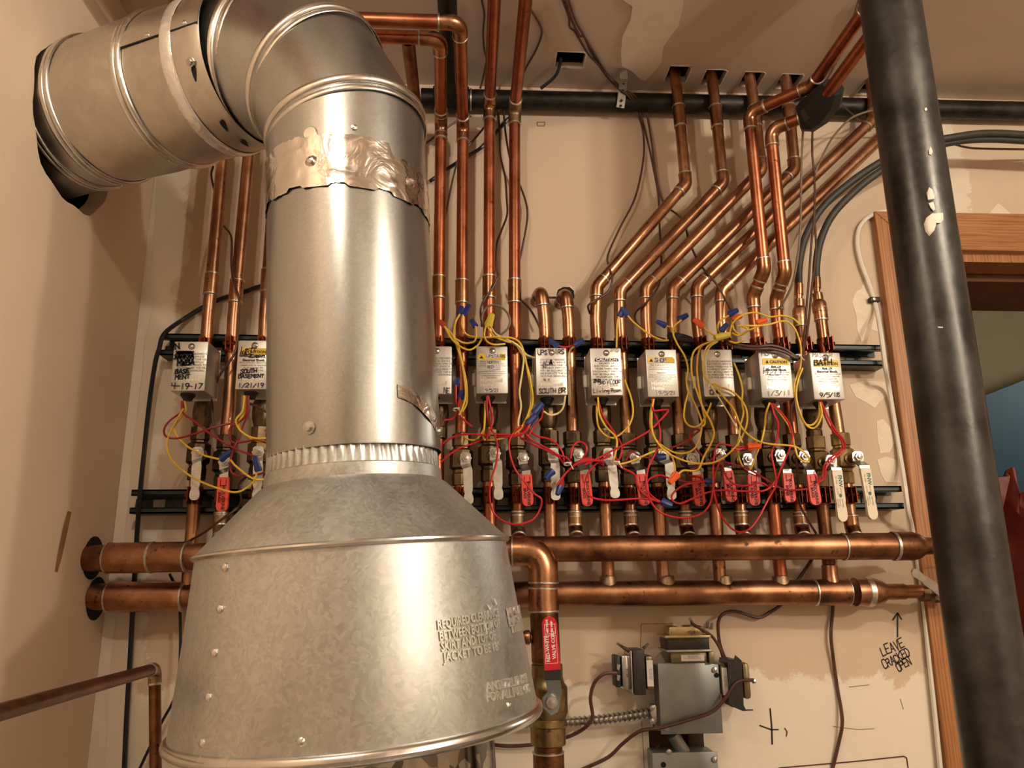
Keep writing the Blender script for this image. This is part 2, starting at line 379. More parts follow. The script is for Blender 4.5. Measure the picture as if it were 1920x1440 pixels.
for poly in ([(1001, 552), (1004, 545), (1012, 540), (1020, 541), (1026, 549), (1025, 562), (1016, 568), (1006, 566), (1001, 560)], [(1043, 553), (1046, 543), (1056, 538), (1068, 538), (1076, 545), (1077, 558), (1070, 568), (1056, 570), (1046, 565)]):
    c_ = np.mean(np.array(poly, float), axis=0); rim = [c_+(np.array(q_)-c_)*(1.12+.1*math.sin(i*2.3)) for i, q_ in enumerate(poly)]; n_ = len(poly)
    mesh('pipe_hole', [at(*q_, .0006) for q_ in poly], [list(range(n_))], 'void', wall_back, False)
    mesh('torn_edge', [at(*q_, .0009) for q_ in poly]+[at(*q_, .0006) for q_ in rim], [[k, (k+1) % n_, n_+(k+1) % n_, n_+k] for k in range(n_)], 'gypsum', wall_back, False)
# left wall with the round flue opening
FC = np.array([XL, -.285, 2.105]); FR = .128
V = []; F = []; N = 48
def lw(y, z): return (XL, y, z)
y0, y1, z0, z1 = FC[1]-.2, FC[1]+.2, FC[2]-.2, FC[2]+.2
for k in range(N):
    a = 2*math.pi*k/N; c, s = math.cos(a), math.sin(a); q = .2/max(abs(c), abs(s)); rr = FR*(1+.03*math.sin(5*a)+.02*math.sin(11*a+1))
    V += [lw(FC[1]+rr*c, FC[2]+rr*s), lw(FC[1]+q*c, FC[2]+q*s), (XL-.03, FC[1]+rr*c, FC[2]+rr*s)]
for k in range(N):
    j = (k+1) % N; F.append([3*k, 3*k+1, 3*j+1, 3*j]); F.append([3*k, 3*j, 3*j+2, 3*k+2])
b0 = len(V); ys = [-3.4, y0, y1, 0.0]; zs = [0.0, z0, z1, ZC]
for i in range(3):
    for j in range(3):
        if i == 1 and j == 1: continue
        k = len(V); V += [lw(ys[i], zs[j]), lw(ys[i+1], zs[j]), lw(ys[i+1], zs[j+1]), lw(ys[i], zs[j+1])]; F.append([k, k+1, k+2, k+3])
wall_left = struct(mesh('wall_left', V, F, 'left_paint', None, False))
g = G(); g.add(*lathe(FC+np.array([-.031, 0, 0]), (-1, 0, 0), [(.17, 0), (.17, .25), (.001, .25)], 32)); g.out('chimney_void', 'void', wall_left)
# corner joint tape, ragged edge, on the back wall beside the corner
edge = [(300, 300), (292, 360), (290, 430), (281, 520), (285, 585), (271, 640), (268, 690), (262, 740), (255, 800), (246, 860), (243, 930), (236, 985), (230, 1080), (215, 1180), (203, 1290), (196, 1460)]
R_ = [at(x, y, 0.0) for x, y in edge]; V = []; F = []
for p in R_: V += [(XL+.0005, -.0012, p[2]), (p[0], -.0012, p[2])]
F = [[2*i, 2*i+1, 2*i+3, 2*i+2] for i in range(len(R_)-1)]
mesh('joint_tape', V, F, 'plaster', wall_back, False)
# ceiling with cut-outs where the pipes go up
hc = []
for (x, y, wx, wy) in ((1271, 139, .044, .052), (1338, 145, .042, .05), (1409, 149, .042, .05), (1479, 153, .046, .05), (1634, 168, .05, .05), (1069, 113, .056, .050)):
    p = onz(x, y, ZC); hc.append((p[0]-wx/2, p[0]+wx/2, p[1]-wy/2, min(p[1]+wy/2, -.006)))
ceiling = slab('ceiling', 'xy', XL, 3.2, -3.4, 0.0, ZC, ZC+.014, hc, 'ceiling_paint')
struct(mesh('ceiling_void', *abox(XL, 3.2, -3.4, .12, ZC+.16, ZC+.18), 'void', None, False))
for a, b_, c_, d_ in hc:                     # torn paper edge round each cut-out
    g = G(); rng = random.Random(int(a*1000)); n_ = 14; ring = []
    for k in range(n_):
        t = k/n_*4; e = .0008+rng.random()*.0032
        if t < 1: q = (a-e+(b_-a+2*e)*t, c_-e)
        elif t < 2: q = (b_+e, c_-e+(d_-c_)*(t-1))
        elif t < 3: q = (b_+e-(b_-a+2*e)*(t-2), min(d_+e, -.004))
        else: q = (a-e, d_-(d_-c_)*(t-3))
        ring.append(q)
    V = [(x, y, ZC-.0006) for x, y in ring]+[(min(max(x, a), b_), min(max(y, c_), d_), ZC-.0012) for x, y in ring]
    g.add(V, [[k, (k+1) % n_, n_+(k+1) % n_, n_+k] for k in range(n_)]); g.out('torn_edge', 'gypsum', ceiling, False)
patch = [(1170, -90), (1170, 0), (1186, 10), (1182, 37), (1167, 67), (1164, 97), (1166, 122), (1185, 132), (1200, 147), (1210, 150), (1225, 135), (1240, 115), (1244, 85), (1260, 62), (1272, 47), (1279, 17), (1281, 0), (1292, -90)]
mesh('plaster_patch', *prism([onz(x, y, ZC) for x, y in patch], (0, 0, -1), .0025), 'plaster', ceiling, False)
struct(mesh('floor', *abox(XL-.1, 3.2, -3.4, 3.4, -.05, 0), 'floor_paint', None, False))
struct(mesh('wall_front', *abox(XL, 3.2, -3.45, -3.4, 0, ZC), 'room_paint', None, False))
struct(mesh('wall_right', *abox(3.2, 3.25, -3.45, .12, 0, ZC), 'room_paint', None, False))
# next room behind the doorway
struct(mesh('wall_far', *abox(-.6, 5, 2.6, 2.65, 0, 3.4), 'khaki_wall', None, False))
struct(mesh('wall_next', *abox(4.4, 4.45, .12, 2.65, 0, 3.4), 'khaki_wall', None, False))
struct(mesh('wall_over', *abox(-.6, 5, .121, .16, ZC, 3.4), 'khaki_wall', None, False))
struct(mesh('ceiling_next', *abox(-.6, 5, .121, 2.65, 3.36, 3.4), 'khaki_wall', None, False))
# door casing: mitred oak boards
CW = .082; x0, x1, zt = DX0-CW, DX1+CW, DZ+CW
def casing(name, poly):
    o = mesh(name, *prism([(p[0], -.0005, p[1]) for p in poly], (0, -1, 0), .018), 'oak', None, False)
    bv = o.modifiers.new('bevel', 'BEVEL'); bv.width = .003; bv.segments = 2; return struct(o)
casing('trim_1', [(x0, 0), (DX0, 0), (DX0, DZ), (x0, zt)])
o = casing('trim_2', [(0, 0), (CW, CW), (CW, x1-x0-CW), (0, x1-x0)])
# head casing is built standing up and laid over, so that its grain runs along the board
o.location = (x0, -.0005, zt); o.rotation_euler = (0, math.radians(90), 0)
casing('trim_3', [(x1, 0), (DX1, 0), (DX1, DZ), (x1, zt)])
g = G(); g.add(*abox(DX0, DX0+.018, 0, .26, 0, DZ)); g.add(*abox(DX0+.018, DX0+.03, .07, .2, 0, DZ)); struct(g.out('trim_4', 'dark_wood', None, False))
g = G(); g.add(*abox(DX0+.018, DX1-.018, 0, .06, DZ-.018, DZ)); struct(g.out('trim_5', 'oak', None, False))
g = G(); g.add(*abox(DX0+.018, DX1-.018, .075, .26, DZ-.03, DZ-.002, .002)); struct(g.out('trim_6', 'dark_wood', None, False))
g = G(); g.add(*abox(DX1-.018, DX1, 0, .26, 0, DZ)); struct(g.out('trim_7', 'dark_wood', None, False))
bl = [at(x, y, -1.7) for x, y in ((1700, 803), (1846, 742), (1925, 711), (2150, 622), (2150, 1350), (1700, 1350))]
bl[4][2] = bl[5][2] = 0.0
tag(mesh('blue_panel', *prism(bl, (0, 1, 0), .03), 'blue_paint', None, False), 'blue painted panel with a sloping top edge beyond the doorway', 'panel')
top = [(1780, 905), (1840, 900), (1862, 885), (1872, 882), (1884, 930), (1900, 935), (1912, 925), (1940, 922), (1990, 930)]
V = []; F = []; nr = 16
for i, (x, y) in enumerate(top):
    p = at(x, y, -1.45)
    for k in range(nr):
        t = k/(nr-1); V.append((p[0]+.02*math.sin(k*1.9+i), p[1]-.05-.05*math.sin(i*2.1+k*.8)-.04*math.sin(k*2.3+i*.7), p[2]*(1-t)+.0*t))
F = [[i*nr+k, (i+1)*nr+k, (i+1)*nr+k+1, i*nr+k+1] for i in range(len(top)-1) for k in range(nr-1)]
o = tag(mesh('red_sheet', V, F, 'red_cloth'), 'crumpled rust red sheet with a ragged top in front of the blue panel', 'sheet')
sm = o.modifiers.new('thick', 'SOLIDIFY'); sm.thickness = .012
# ================================================================== copper pipe runs
def fillet(P, R):
    P = [np.asarray(p, float) for p in P]; out = [P[0]]; arcs = []
    for i in range(1, len(P)-1):
        a, b, c = P[i-1], P[i], P[i+1]; u, v = unit(a-b), unit(c-b); cs = float(np.clip(np.dot(u, v), -1, 1)); th = math.pi-math.acos(cs)
        if th < .06: out.append(b); continue
        s = min(R*math.tan(th/2), .45*np.linalg.norm(a-b), .45*np.linalg.norm(c-b)); rr = s/math.tan(th/2)
        bis = unit(u+v); cen = b+bis*(rr/math.cos(th/2)); p0, p1 = b+u*s, b+v*s; n_ = max(3, int(th/.18)); i0 = len(out)
        for k in range(n_+1):
            q = slerp(p0-cen, p1-cen, k/n_); out.append(cen+q)
        if th > .2: arcs.append((i0, len(out)-1))
    out.append(P[-1]); return np.array(out), arcs
def slerp(a, b, t):
    w_ = math.acos(float(np.clip(np.dot(unit(a), unit(b)), -1, 1)))
    if w_ < 1e-5: return a*(1-t)+b*t
    return (math.sin((1-t)*w_)*a+math.sin(t*w_)*b)/math.sin(w_)
def cum(P): return np.concatenate([[0], np.cumsum(np.linalg.norm(np.diff(P, axis=0), axis=1))])
def sub(P, L, a, b):
    a, b = max(a, 0), min(b, L[-1])
    f = lambda s: np.array([np.interp(s, L, P[:, k]) for k in range(3)])
    mid = [P[i] for i in range(len(P)) if a+1e-6 < L[i] < b-1e-6]
    return np.array([f(a)]+mid+[f(b)])
def s_at_y(P, L, py, px=None):
    ss = np.linspace(0, L[-1], 600); best = None
    for s in ss:
        q = proj([np.interp(s, L, P[:, k]) for k in range(3)])
        e = abs(q[1]-py)+(0 if px is None else abs(q[0]-px))
        if best is None or e < best[0]: best = (e, s)
    return best[1]
def solder(parent, P, L, s, r, mat='solder'):
    Q = sub(P, L, s-.0022, s+.0022); Q = np.array([Q[0], (Q[0]*3+Q[-1])/4, (Q[0]+3*Q[-1])/4, Q[-1]])
    mesh('solder_ring', *sweep(Q, [r*.94, r*1.05, r*1.05, r*.94], 16), mat, parent)
def sleeve(parent, P, L, s0, s1, r, name='coupling', mat='copper_fitting', rings=True, k=1.14):
    Q = sub(P, L, s0, s1)
    mesh(name, *sweep(Q, r*k, 18), mat, parent)
    if rings:
        solder(parent, P, L, s0, r*k*.99); solder(parent, P, L, s1, r*k*.99)
def clampg(parent, c, ax, r):
    """two-piece strut clamp round the pipe with its bolted ears to the front"""
    g = G(); ax = unit(ax); h = .030
    g.add(*lathe(c-ax*h/2, ax, [(r*1.02, 0), (r*1.16, 0), (r*1.16, h), (r*1.02, h)], 20))
    f = np.array([0, -1.0, 0]); s = unit(np.cross(ax, f))
    for e in (-1, 1):
        g.add(*boxg(c+f*(r+.006)+s*e*.0042, s, f, ax, .0022, .018, h*.9, .0006, 1))
    g.add(*lathe(c+f*(r+.008)-s*.010, s, [(.0001, 0), (.0038, 0), (.0038, .020), (.0001, .020)], 6))
    g.out('strut_clamp', 'clamp_copper', parent)
ZG = {}
def run(name, label, P, r=.0111, couplings=(), clamps=(), mat='copper', group=None, er=None, caps=True, elbowmat='copper_fitting', rings=True):
    er = er or r*1.75
    Q, arcs = fillet(P, er); L = cum(Q)
    t = thing(name, label, 'pipe', P[0], group)
    mesh('tube', *sweep(Q, r, 18, caps), mat, t)
    for a, b in arcs:
        sleeve(t, Q, L, L[a]-r*1.25, L[b]+r*1.25, r, 'elbow', elbowmat, rings)
    for cpl in couplings:
        if len(cpl) == 2: s0, s1 = sorted((s_at_y(Q, L, cpl[0]), s_at_y(Q, L, cpl[1]))); mt_ = 'copper_fitting'
        else: s0, s1 = sorted((s_at_y(Q, L, cpl[0]), s_at_y(Q, L, cpl[1]))); mt_ = cpl[2]
        sleeve(t, Q, L, s0, s1, r, 'coupling', mt_)
    for py in clamps:
        s = s_at_y(Q, L, py); c = np.array([np.interp(s, L, Q[:, k]) for k in range(3)]); c2 = np.array([np.interp(s+.01, L, Q[:, k]) for k in range(3)])
        clampg(t, c, c2-c, r)
    ZG[label] = (t, Q, L); return t, Q, L
D = .055
def p(x, y, d=D): return at(x, y, d)
def fwd_to(P, y): return np.array([P[0], y, P[2]])
GRP = 'copper heating pipes on the strut rails'
GH = 'heating zone pipes rising to the ceiling'
UP, LO = 650, 930          # pixel rows of the two strut rails
# left of the flue
q = p(411, 330); top1 = np.array([q[0]+.003, -D, 2.315])
run('copper_pipe', 'leftmost copper pipe, nearest the left wall corner, rising behind the flue duct', [p(352, 1100), p(372, 850), p(380, 760), p(390, 600), top1, fwd_to(top1, -1.1)], couplings=[(513, 553)], clamps=[UP, LO], group=GH)
q = p(462, 320); top2 = np.array([q[0]+.003, -D, 2.315])
run('copper_pipe', 'second copper pipe from the left wall corner, behind a brown wire', [p(412, 1030, .09), p(414, 990), p(421, 860), p(430, 760), p(438, 600), top2, fwd_to(top2, -1.1)], couplings=[(527, 566), (960, 985, 'copper_dull')], clamps=[UP, LO], group=GH, elbowmat='copper_dull')
q = p(512, 330); top3 = np.array([q[0]+.003, -D, 2.315])
run('copper_pipe', 'third copper pipe from the left, half hidden by the flue stack', [p(478, 1100), p(486, 850), p(491, 760), p(497, 600), top3, fwd_to(top3, -1.1)], couplings=[(507, 548)], clamps=[UP, LO], group=GH)
# right of the flue, turning under the ceiling
q = p(827, 232); z = q[2]; e = onz(825, 72, z); e2 = np.array([-.42, e[1], z])
run('copper_pipe', 'copper pipe hugging the right edge of the flue, turning left under the ceiling', [p(820, 1000), p(822, 800), p(823, 560), q, e, e2], couplings=[(520, 560), (207, 250)], clamps=[UP, LO], group=GH, mat='copper_red')
tq = onz(764, 66, z); tw = np.array([tq[0], -D, z])
run('copper_pipe', 'dark copper branch pipe joining the rear ceiling pipe beside the flue elbow', [p(785, 1000), np.array([tw[0], -D, 1.9]), tw, np.array([tq[0], e[1]+.008, z])], group=GH, mat='copper_dark')
q = p(868, 236); z = q[2]; e = onz(862, 42, z); e2 = np.array([-.42, e[1], z])
run('copper_pipe', 'copper pipe with an elbow turning left in front, above the flue elbow', [p(862, 1000), p(866, 790), p(866, 600), q, e, e2], couplings=[(527, 568)], clamps=[UP, LO], group=GH, mat='copper_red')
q = p(918, 196); run('copper_pipe', 'copper pipe running forward under the ceiling, left of the pair', [p(922, 1100), p(915, 790), p(917, 600), q, fwd_to(q, -1.1)], couplings=[(520, 560)], clamps=[UP, LO], group=GH, mat='copper_red')
q = p(965, 205); run('copper_pipe', 'copper pipe running forward under the ceiling, right of the pair', [p(975, 1022, .09), p(971, 992), p(968, 790), p(965, 600), q, fwd_to(q, -1.1)], couplings=[(526, 568), (960, 985, 'copper_dull')], clamps=[UP, LO], group=GH, mat='copper_red', elbowmat='copper_dull')
# two stubs that turn into the wall
for (x600, x790, x1000, ex, ey, lab, thr) in ((1021, 1028, 1033, 1014, 546, 'short copper stub bending into the wall, left of the two', True), (1066, 1073, 1080, 1060, 550, 'short copper stub bending into the wall, right of the two', False)):
    b_ = p(ex+1, ey); back = np.array([b_[0]-.012, .06, b_[2]-.002])
    pts = ([p(x1000+2, 1100)] if thr else [p(x1000+4, 1022, .09), p(x1000-1, 992)])+[p(x790, 790), p(x600, 600), b_, back]
    run('copper_pipe', lab, pts, clamps=[UP, LO], group=GH, couplings=[] if thr else [(960, 985, 'copper_dull')], er=.015, elbowmat='copper_fitting' if thr else 'copper_fitting')
# the fan of slanted pipes
fan = [(1117, 1129, 1138, (1119, 537), (1286, 345), (1268, 128), True, 'lowest slanted copper pipe, leftmost of the fan'),
       (1162, 1174, 1187, (1162, 545), (1356, 343), (1336, 134), False, 'slanted copper pipe, second of the fan from the left'),
       (1212, 1224, 1242, (1211, 540), (1428, 318), (1407, 138), True, 'slanted copper pipe, third of the fan from the left'),
       (1261, 1272, 1290, (1262, 541), (1490, 318), (1477, 142), False, 'slanted copper pipe, fourth of the fan from the left'),
       (1307, 1330, 1348, (1307, 538), (1636, 226), (1632, 158), True, 'long slanted copper pipe, fifth of the fan, ending at the column'),
       (1353, 1375, 1394, (1352, 546), None, None, False, 'long slanted copper pipe, last of the fan, passing behind the column')]
for (x600, x790, x1000, lo, hi, tp, thr, lab) in fan:
    pts = ([p(x1000+3, 1100)] if thr else [p(x1000+6, 1022, .09), p(x1000-3, 992)])+[p(x790, 790), p(x600, 600), p(*lo)]
    if hi: 
        h_ = p(*hi); t_ = onz(*tp, ZC+.1); pts += [h_, np.array([(h_[0]+onz(tp[0], tp[1], ZC)[0])/2, -.056, ZC-.05]), np.array([onz(*tp, ZC)[0]-.004, -.056, ZC+.10])]
    else: pts += [p(1700, 212, .055), np.array([p(1712, 205)[0], -.055, p(1712, 205)[2]+.02])]
    run('copper_pipe', lab, pts, clamps=[UP, LO], group=GH, couplings=([] if thr else [(960, 985, 'copper_dull')])+([(200, 238)] if hi and hi[0] < 1500 else []), er=.02)
# two pipes that cross in front of the fan
zl = at(1404, 212, .115)[2]; l1 = onz(1522, 161, zl)
run('copper_pipe', 'tall copper pipe crossing in front of the fan, left of the two', [p(1466, 1100), p(1434, 790), p(1415, 600), p(1412, 556, .06), at(1433, 506, .095), at(1404, 212, .115), l1, fwd_to(l1, -.43), fwd_to(l1, -.43)+np.array([0, 0, .14])], clamps=[UP, LO], group=GH, mat='copper_red')
zm = at(1445, 243, .12)[2]; m1 = onz(1522, 214, zm)
run('copper_pipe', 'tall copper pipe crossing in front of the fan, right of the two', [p(1512, 1022, .09), p(1503, 992), p(1483, 790), p(1457, 600), p(1455, 560, .06), at(1472, 512, .095), at(1445, 243, .12), m1, fwd_to(m1, -.43), fwd_to(m1, -.43)+np.array([0, 0, .18])], clamps=[UP, LO], couplings=[(960, 985, 'copper_dull')], group=GH, mat='copper_red')
V, F = sweep(np.array([m1+np.array([-.02, .012, -.004]), m1+np.array([-.008, .006, -.002]), m1+np.array([.004, -.012, .002]), m1+np.array([.008, -.045, .004]), m1+np.array([.008, -.07, .008])]), [.022, .031, .032, .029, .02], 9)
tag(mesh('foam_wrap', V, F, 'rubber', None, True, 20), 'black foam wrap round the pipe elbow below the ceiling', 'pipe insulation')
run('copper_pipe', 'copper pipe feeding the left grey hose', [p(1559, 1100), p(1525, 790), p(1506, 650), p(1499, 590)], clamps=[UP, LO], couplings=[(592, 612, 'brass'), (800, 830)], group=GH, mat='copper_dark')
run('copper_pipe', 'copper pipe feeding the right grey hose, rightmost on the rails', [p(1612, 1022, .09), p(1598, 992), p(1569, 790), p(1546, 650), p(1537, 575)], clamps=[UP, LO], couplings=[(578, 600)], group=GH, mat='copper')
# flexible grey hoses
def hose(lab, pts, r, fit):
    t = thing('rubber_hose', lab, 'hose', pts[0], 'grey rubber hoses'); S = spline(pts, 8); mesh('hose_body', *sweep(S, r, 12), 'hose', t)
    L = cum(S); mesh('ferrule', *sweep(sub(S, L, 0, .022), r*1.15, 14), 'copper', t)
    c = pts[0]; a_ = unit(fit-pts[0]); mesh('adapter', *lathe(c, a_, [(.0001, -.002), (.007, -.002), (.006, .008), (.0095, .010), (.0095, .024), (.0115, .026), (.0135, .030), (.0135, .048), (.0001, .048)], 12), 'copper', t)
hose('dark grey hose curving from the left hose fitting toward the column', [p(1498, 553), p(1498, 500), p(1510, 445, .06), p(1543, 388, .07), p(1600, 338, .08), p(1660, 299, .09), p(1720, 272, .1), p(1790, 257, .11), p(1860, 250, .11), p(1990, 256, .11), *[np.array([x_, -.11, p(1990, 256, .11)[2]]) for x_ in (1.5, 2.0, 2.6, 3.15)]], .0072, p(1500, 600))
hose('dark grey hose curving from the right hose fitting toward the column', [p(1531, 541), p(1531, 495), p(1539, 450, .06), p(1562, 402, .07), p(1610, 352, .08), p(1665, 312, .09), p(1722, 284, .095), p(1790, 266, .1), p(1860, 261, .1), p(1990, 267, .1), *[np.array([x_, -.1, p(1990, 267, .1)[2]]) for x_ in (1.5, 2.0, 2.6, 3.15)]], .0072, p(1540, 600))
# ------------------------------------------------------------------ manifolds
def bigrun(label, P, r, sleeves, prof=None, mat='copper_manifold', er=None):
    Q, arcs = fillet(P, er or r*1.7); L = cum(Q); t = thing('manifold_pipe', label, 'pipe', P[0], 'large copper manifold pipes')
    mesh('tube', *sweep(Q, r, 28), mat, t)
    for a, b in arcs: sleeve(t, Q, L, L[a]-r*.8, L[b]+r*.8, r, 'elbow', 'copper_fitting', True, 1.1)
    for (xa, xb, k, mt_) in sleeves:
        f = lambda xx: min(np.linspace(0, L[-1], 900), key=lambda s: abs(proj([np.interp(s, L, Q[:, i]) for i in range(3)])[0]-xx))
        sleeve(t, Q, L, f(xa), f(xb), r, 'coupling', mt_, True, k)
    return t, Q, L
RM = .0212
um = [np.array([-.02, -.10, at(960, 1030, .10)[2]]), at(1690, 1024, .10)]
t, Q, L = bigrun('upper copper manifold pipe running right to the reducer on the door casing', um, RM, [(1581, 1678, 1.06, 'copper_manifold')])
ax = unit(um[1]-um[0]); mesh('reducer', *lathe(um[1], ax, [(.0001, -.012), (RM*1.13, -.012), (RM*1.13, .020), (RM*1.0, .030), (.0145, .040), (.0145, .052), (.0001, .052)], 28), 'copper_dark', t)
mesh('solder_ring', *lathe(um[1], ax, [(RM*1.1, -.016), (RM*1.16, -.015), (RM*1.16, -.011), (RM*1.1, -.010)], 28), 'solder', t)
mesh('tail_pipe', *lathe(um[1], ax, [(.0001, .05), (.0125, .05), (.0125, .135), (.0001, .135)], 18), 'copper_dark', t)
zl_ = onx(185, 1119, XL)
lm = [np.array([XL-.01, -.055, at(190, 1119, .055)[2]]), at(1590, 1110, .055)]
t, Q, L = bigrun('lower copper manifold pipe running from the left wall to the small valve', lm, RM, [(205, 345, 1.16, 'copper'), (1527, 1612, 1.07, 'copper_manifold')])
ax = unit(lm[1]-lm[0]); mesh('reducer', *lathe(lm[1], ax, [(.0001, .012), (RM*1.14, .012), (RM*1.12, .046), (RM*.9, .060), (.0135, .068), (.0135, .10), (.0115, .104), (.0115, .13), (.0001, .13)], 28), 'copper', t)
mesh('solder_ring', *lathe(lm[1], ax, [(RM*1.1, .030), (RM*1.18, .031), (RM*1.18, .040), (RM*1.1, .041)], 28), 'solder', t)
for xs in (1140, 1249, 1357, 1463):         # solder blobs where the zone pipes enter the manifold
    c = at(xs, 1085, .055); mesh('branch_joint', *lathe(c+np.array([0, 0, -.012]), (0, 0, 1), [(.017, -.006), (.0165, .004), (.0145, .011), (.0135, .016), (.0115, .017)], 18), 'copper_dull', t)
c = at(1557, 1080, .055); mesh('branch_joint', *lathe(c+np.array([0, 0, -.016]), (0, 0, 1), [(.0165, -.006), (.0155, .008), (.0135, .016), (.0135, .034), (.011, .036)], 18), 'copper', t)
# wall stain rings where pipes enter the left wall
for (x, y, lab) in ((176, 1046, 0), (182, 1122, 0)):
    c = onx(x, y, XL); V, F = disc(c+np.array([.0008, -.004, 0]), (1, 0, 0), .035, 24); mesh('pipe_hole', V, F, 'void', wall_left, False)
mb = at(1019, 1033, .16); ml = np.array([XL-.01, -.085, at(186, 1047, .085)[2]])
t, Q, L = bigrun('large copper main leaving the left wall and elbowing down behind the flue hood', [ml, mb, at(1019, 1120, .16), at(1024, 1240, .16), at(1030, 1480, .16)], .0212, [(205, 285, 1.16, 'copper'), (286, 352, 1.14, 'copper')], er=.034)
f0, f1 = s_at_y(Q, L, 1103, 1018), s_at_y(Q, L, 1147, 1019); sleeve(t, Q, L, f0, f1, .0212, 'tee_body', 'copper_fitting', True, 1.12)
f0, f1 = s_at_y(Q, L, 1150, 1020), s_at_y(Q, L, 1240, 1023); sleeve(t, Q, L, f0, f1, .0212, 'valve_socket', 'copper_dark', False, 1.05)
f0, f1 = s_at_y(Q, L, 1410, 1028), s_at_y(Q, L, 1470, 1030); sleeve(t, Q, L, f0, f1, .0212, 'coupling', 'copper_dark', True, 1.1)
c = at(1000, 1195, .16); mesh('drain_stub', *lathe(c+np.array([-.012, 0, 0]), (1, 0, 0), [(.0001, -.006), (.008, -.005), (.011, .0), (.011, .006), (.007, .008), (.007, .03)], 14), 'copper', t)
# ------------------------------------------------------------------ black iron gas pipe
g0 = at(790, 184, .026); g1 = np.array([3.18, -.026, at(2150, 207, .026)[2]])
t = thing('gas_pipe', 'black iron pipe running along the corner of wall and ceiling', 'pipe', g0)
mesh('tube', *sweep([g0, g1], .0195, 24), 'black_iron', t)
tb = at(846, 186, .026); mesh('tee_fitting', *sweep([tb-EX*.036, tb-EX*.032, tb+EX*.032, tb+EX*.036], [.024, .026, .026, .024], 20), 'black_iron', t)
mesh('branch_pipe', *sweep([tb, np.array([tb[0]-.004, -1.1, tb[2]+.004])], .0165, 20), 'black_iron', t)
mesh('sealant_ring', *lathe(tb+EX*.037, EX, [(.0195, 0), (.022, .001), (.022, .004), (.0195, .005)], 20), 'solder', t)
# perforated hanger strap
st = [onz(1168, 128, ZC)+np.array([0, 0, -.002]), at(1170, 148, .075), at(1168, 160, .062), at(1167, 172, .052), at(1165, 188, .049), at(1163, 202, .045)]
t = thing('hanger_strap', 'perforated steel hanger strap holding the black pipe', 'strap', st[0])
mesh('strap_band', *strip(st, [.016]*6, .0012), 'steel', t)
for (x, y, d_) in ((1169, 157, .066), (1167.5, 169, .056), (1165.5, 188, .0505), (1164, 198, .0475)):
    mesh('strap_hole', *disc(at(x, y, d_+.0012), (0, -1, .25), .0028, 10), 'void', t, False)
# ================================================================== strut rails
def rail(lab, a, b):
    """slotted channel, open to the front, with inturned lips"""
    a, b = np.asarray(a), np.asarray(b); X = unit(b-a); L_ = np.linalg.norm(b-a); Yf = np.array([0, -1.0, 0]); Z = np.cross(X, Yf)*-1.0
    if Z[2] < 0: Z = -Z
    t = thing('strut_rail', lab, 'strut channel', a, 'green black strut rails')
    H, Dp, T = .041, .040, .0028
    def bar(name, z0_, z1_, y0_, y1_, g=None):
        gg = g or G(); gg.add(*boxg(a+X*L_/2+Z*(z0_+z1_)/2+Yf*(y0_+y1_)/2, X, Yf, Z, L_, y1_-y0_, z1_-z0_))
        return gg
    g = G(); n_ = int(L_/.05); s = L_/n_                      # back web with long slots left open
    bar('', -T, 0, 0, Dp, g); bar('', -H, -H+T, 0, Dp, g)
    bar('', -.010, 0, Dp-T, Dp, g); bar('', -H, -H+.010, Dp-T, Dp, g)
    bar('', -.0105, -.0085, Dp-.010, Dp, g); bar('', -H+.0085, -H+.0105, Dp-.010, Dp, g)
    bar('', -.0135, 0, .001, T, g); bar('', -H, -H+.0135, .001, T, g)
    for k in range(n_):
        c = a+X*(k+.0)*s
        g.add(*boxg(c+X*s*.16+Z*(-H/2)+Yf*(T/2+.0005), X, Yf, Z, s*.58, T-.001, .016))
    g.out('channel', 'strut', t, False)
rail('upper strut rail, behind the zone valve boxes', at(304, 625, .041)+np.array([0, .040, 0]), at(1658, 647, .041)+np.array([0, .040, 0]))
rail('lower strut rail, behind the valve levers', at(247, 918, .041)+np.array([0, .040, 0]), at(1690, 911, .041)+np.array([0, .040, 0]))
# ================================================================== steel column
cc = at(1774, 720, .50); CR = .0393
t = thing('steel_column', 'grey steel support column with cream paint blobs', 'column', (cc[0], cc[1], 0))
mesh('shaft', *lathe((cc[0], cc[1], 0), EZ, [(.0001, 0), (CR, 0), (CR, .8), (CR, 1.6), (CR, ZC), (.0001, ZC)], 48), 'column_steel', t)
mesh('base_plate', *abox(cc[0]-.09, cc[0]+.09, cc[1]-.09, cc[1]+.09, 0, .012, .002), 'column_steel', t)
def on_col(x, y, off=0.0):
    v = ray(x, y); o2 = CAM[:2]-cc[:2]; d2 = v[:2]; R2 = CR+off
    A_, B_, C_ = d2@d2, 2*o2@d2, o2@o2-R2*R2; disc_ = max(B_*B_-4*A_*C_, 0); return CAM+v*((-B_-math.sqrt(disc_))/(2*A_))
def blob(poly, h):
    c = np.mean(np.array(poly, float), axis=0); n_ = len(poly); rings = []
    for (k, off) in ((1.0, .0003), (.86, h), (.45, h*1.25)): rings.append([on_col(*(c+(np.array(q_)-c)*k), off) for q_ in poly])
    V = np.array(rings).reshape(-1, 3); F = [[i*n_+j, i*n_+(j+1) % n_, (i+1)*n_+(j+1) % n_, (i+1)*n_+j] for i in range(2) for j in range(n_)]+[[2*n_+j for j in range(n_)]]
    mesh('paint_blob', V, F, 'plaster', t, True, 60)
blob([(1732, 420), (1737, 408), (1748, 400), (1768, 399), (1769, 412), (1764, 418), (1757, 416), (1752, 432), (1742, 443), (1735, 434)], .002)
blob([(1737, 362), (1742, 351), (1748, 355), (1752, 366), (1752, 374), (1740, 376)], .002)
blob([(1741, 381), (1750, 378), (1754, 392), (1750, 396), (1744, 389)], .0018)
blob([(1741, 281), (1745, 274), (1749, 284), (1746, 291), (1742, 290)], .0012)
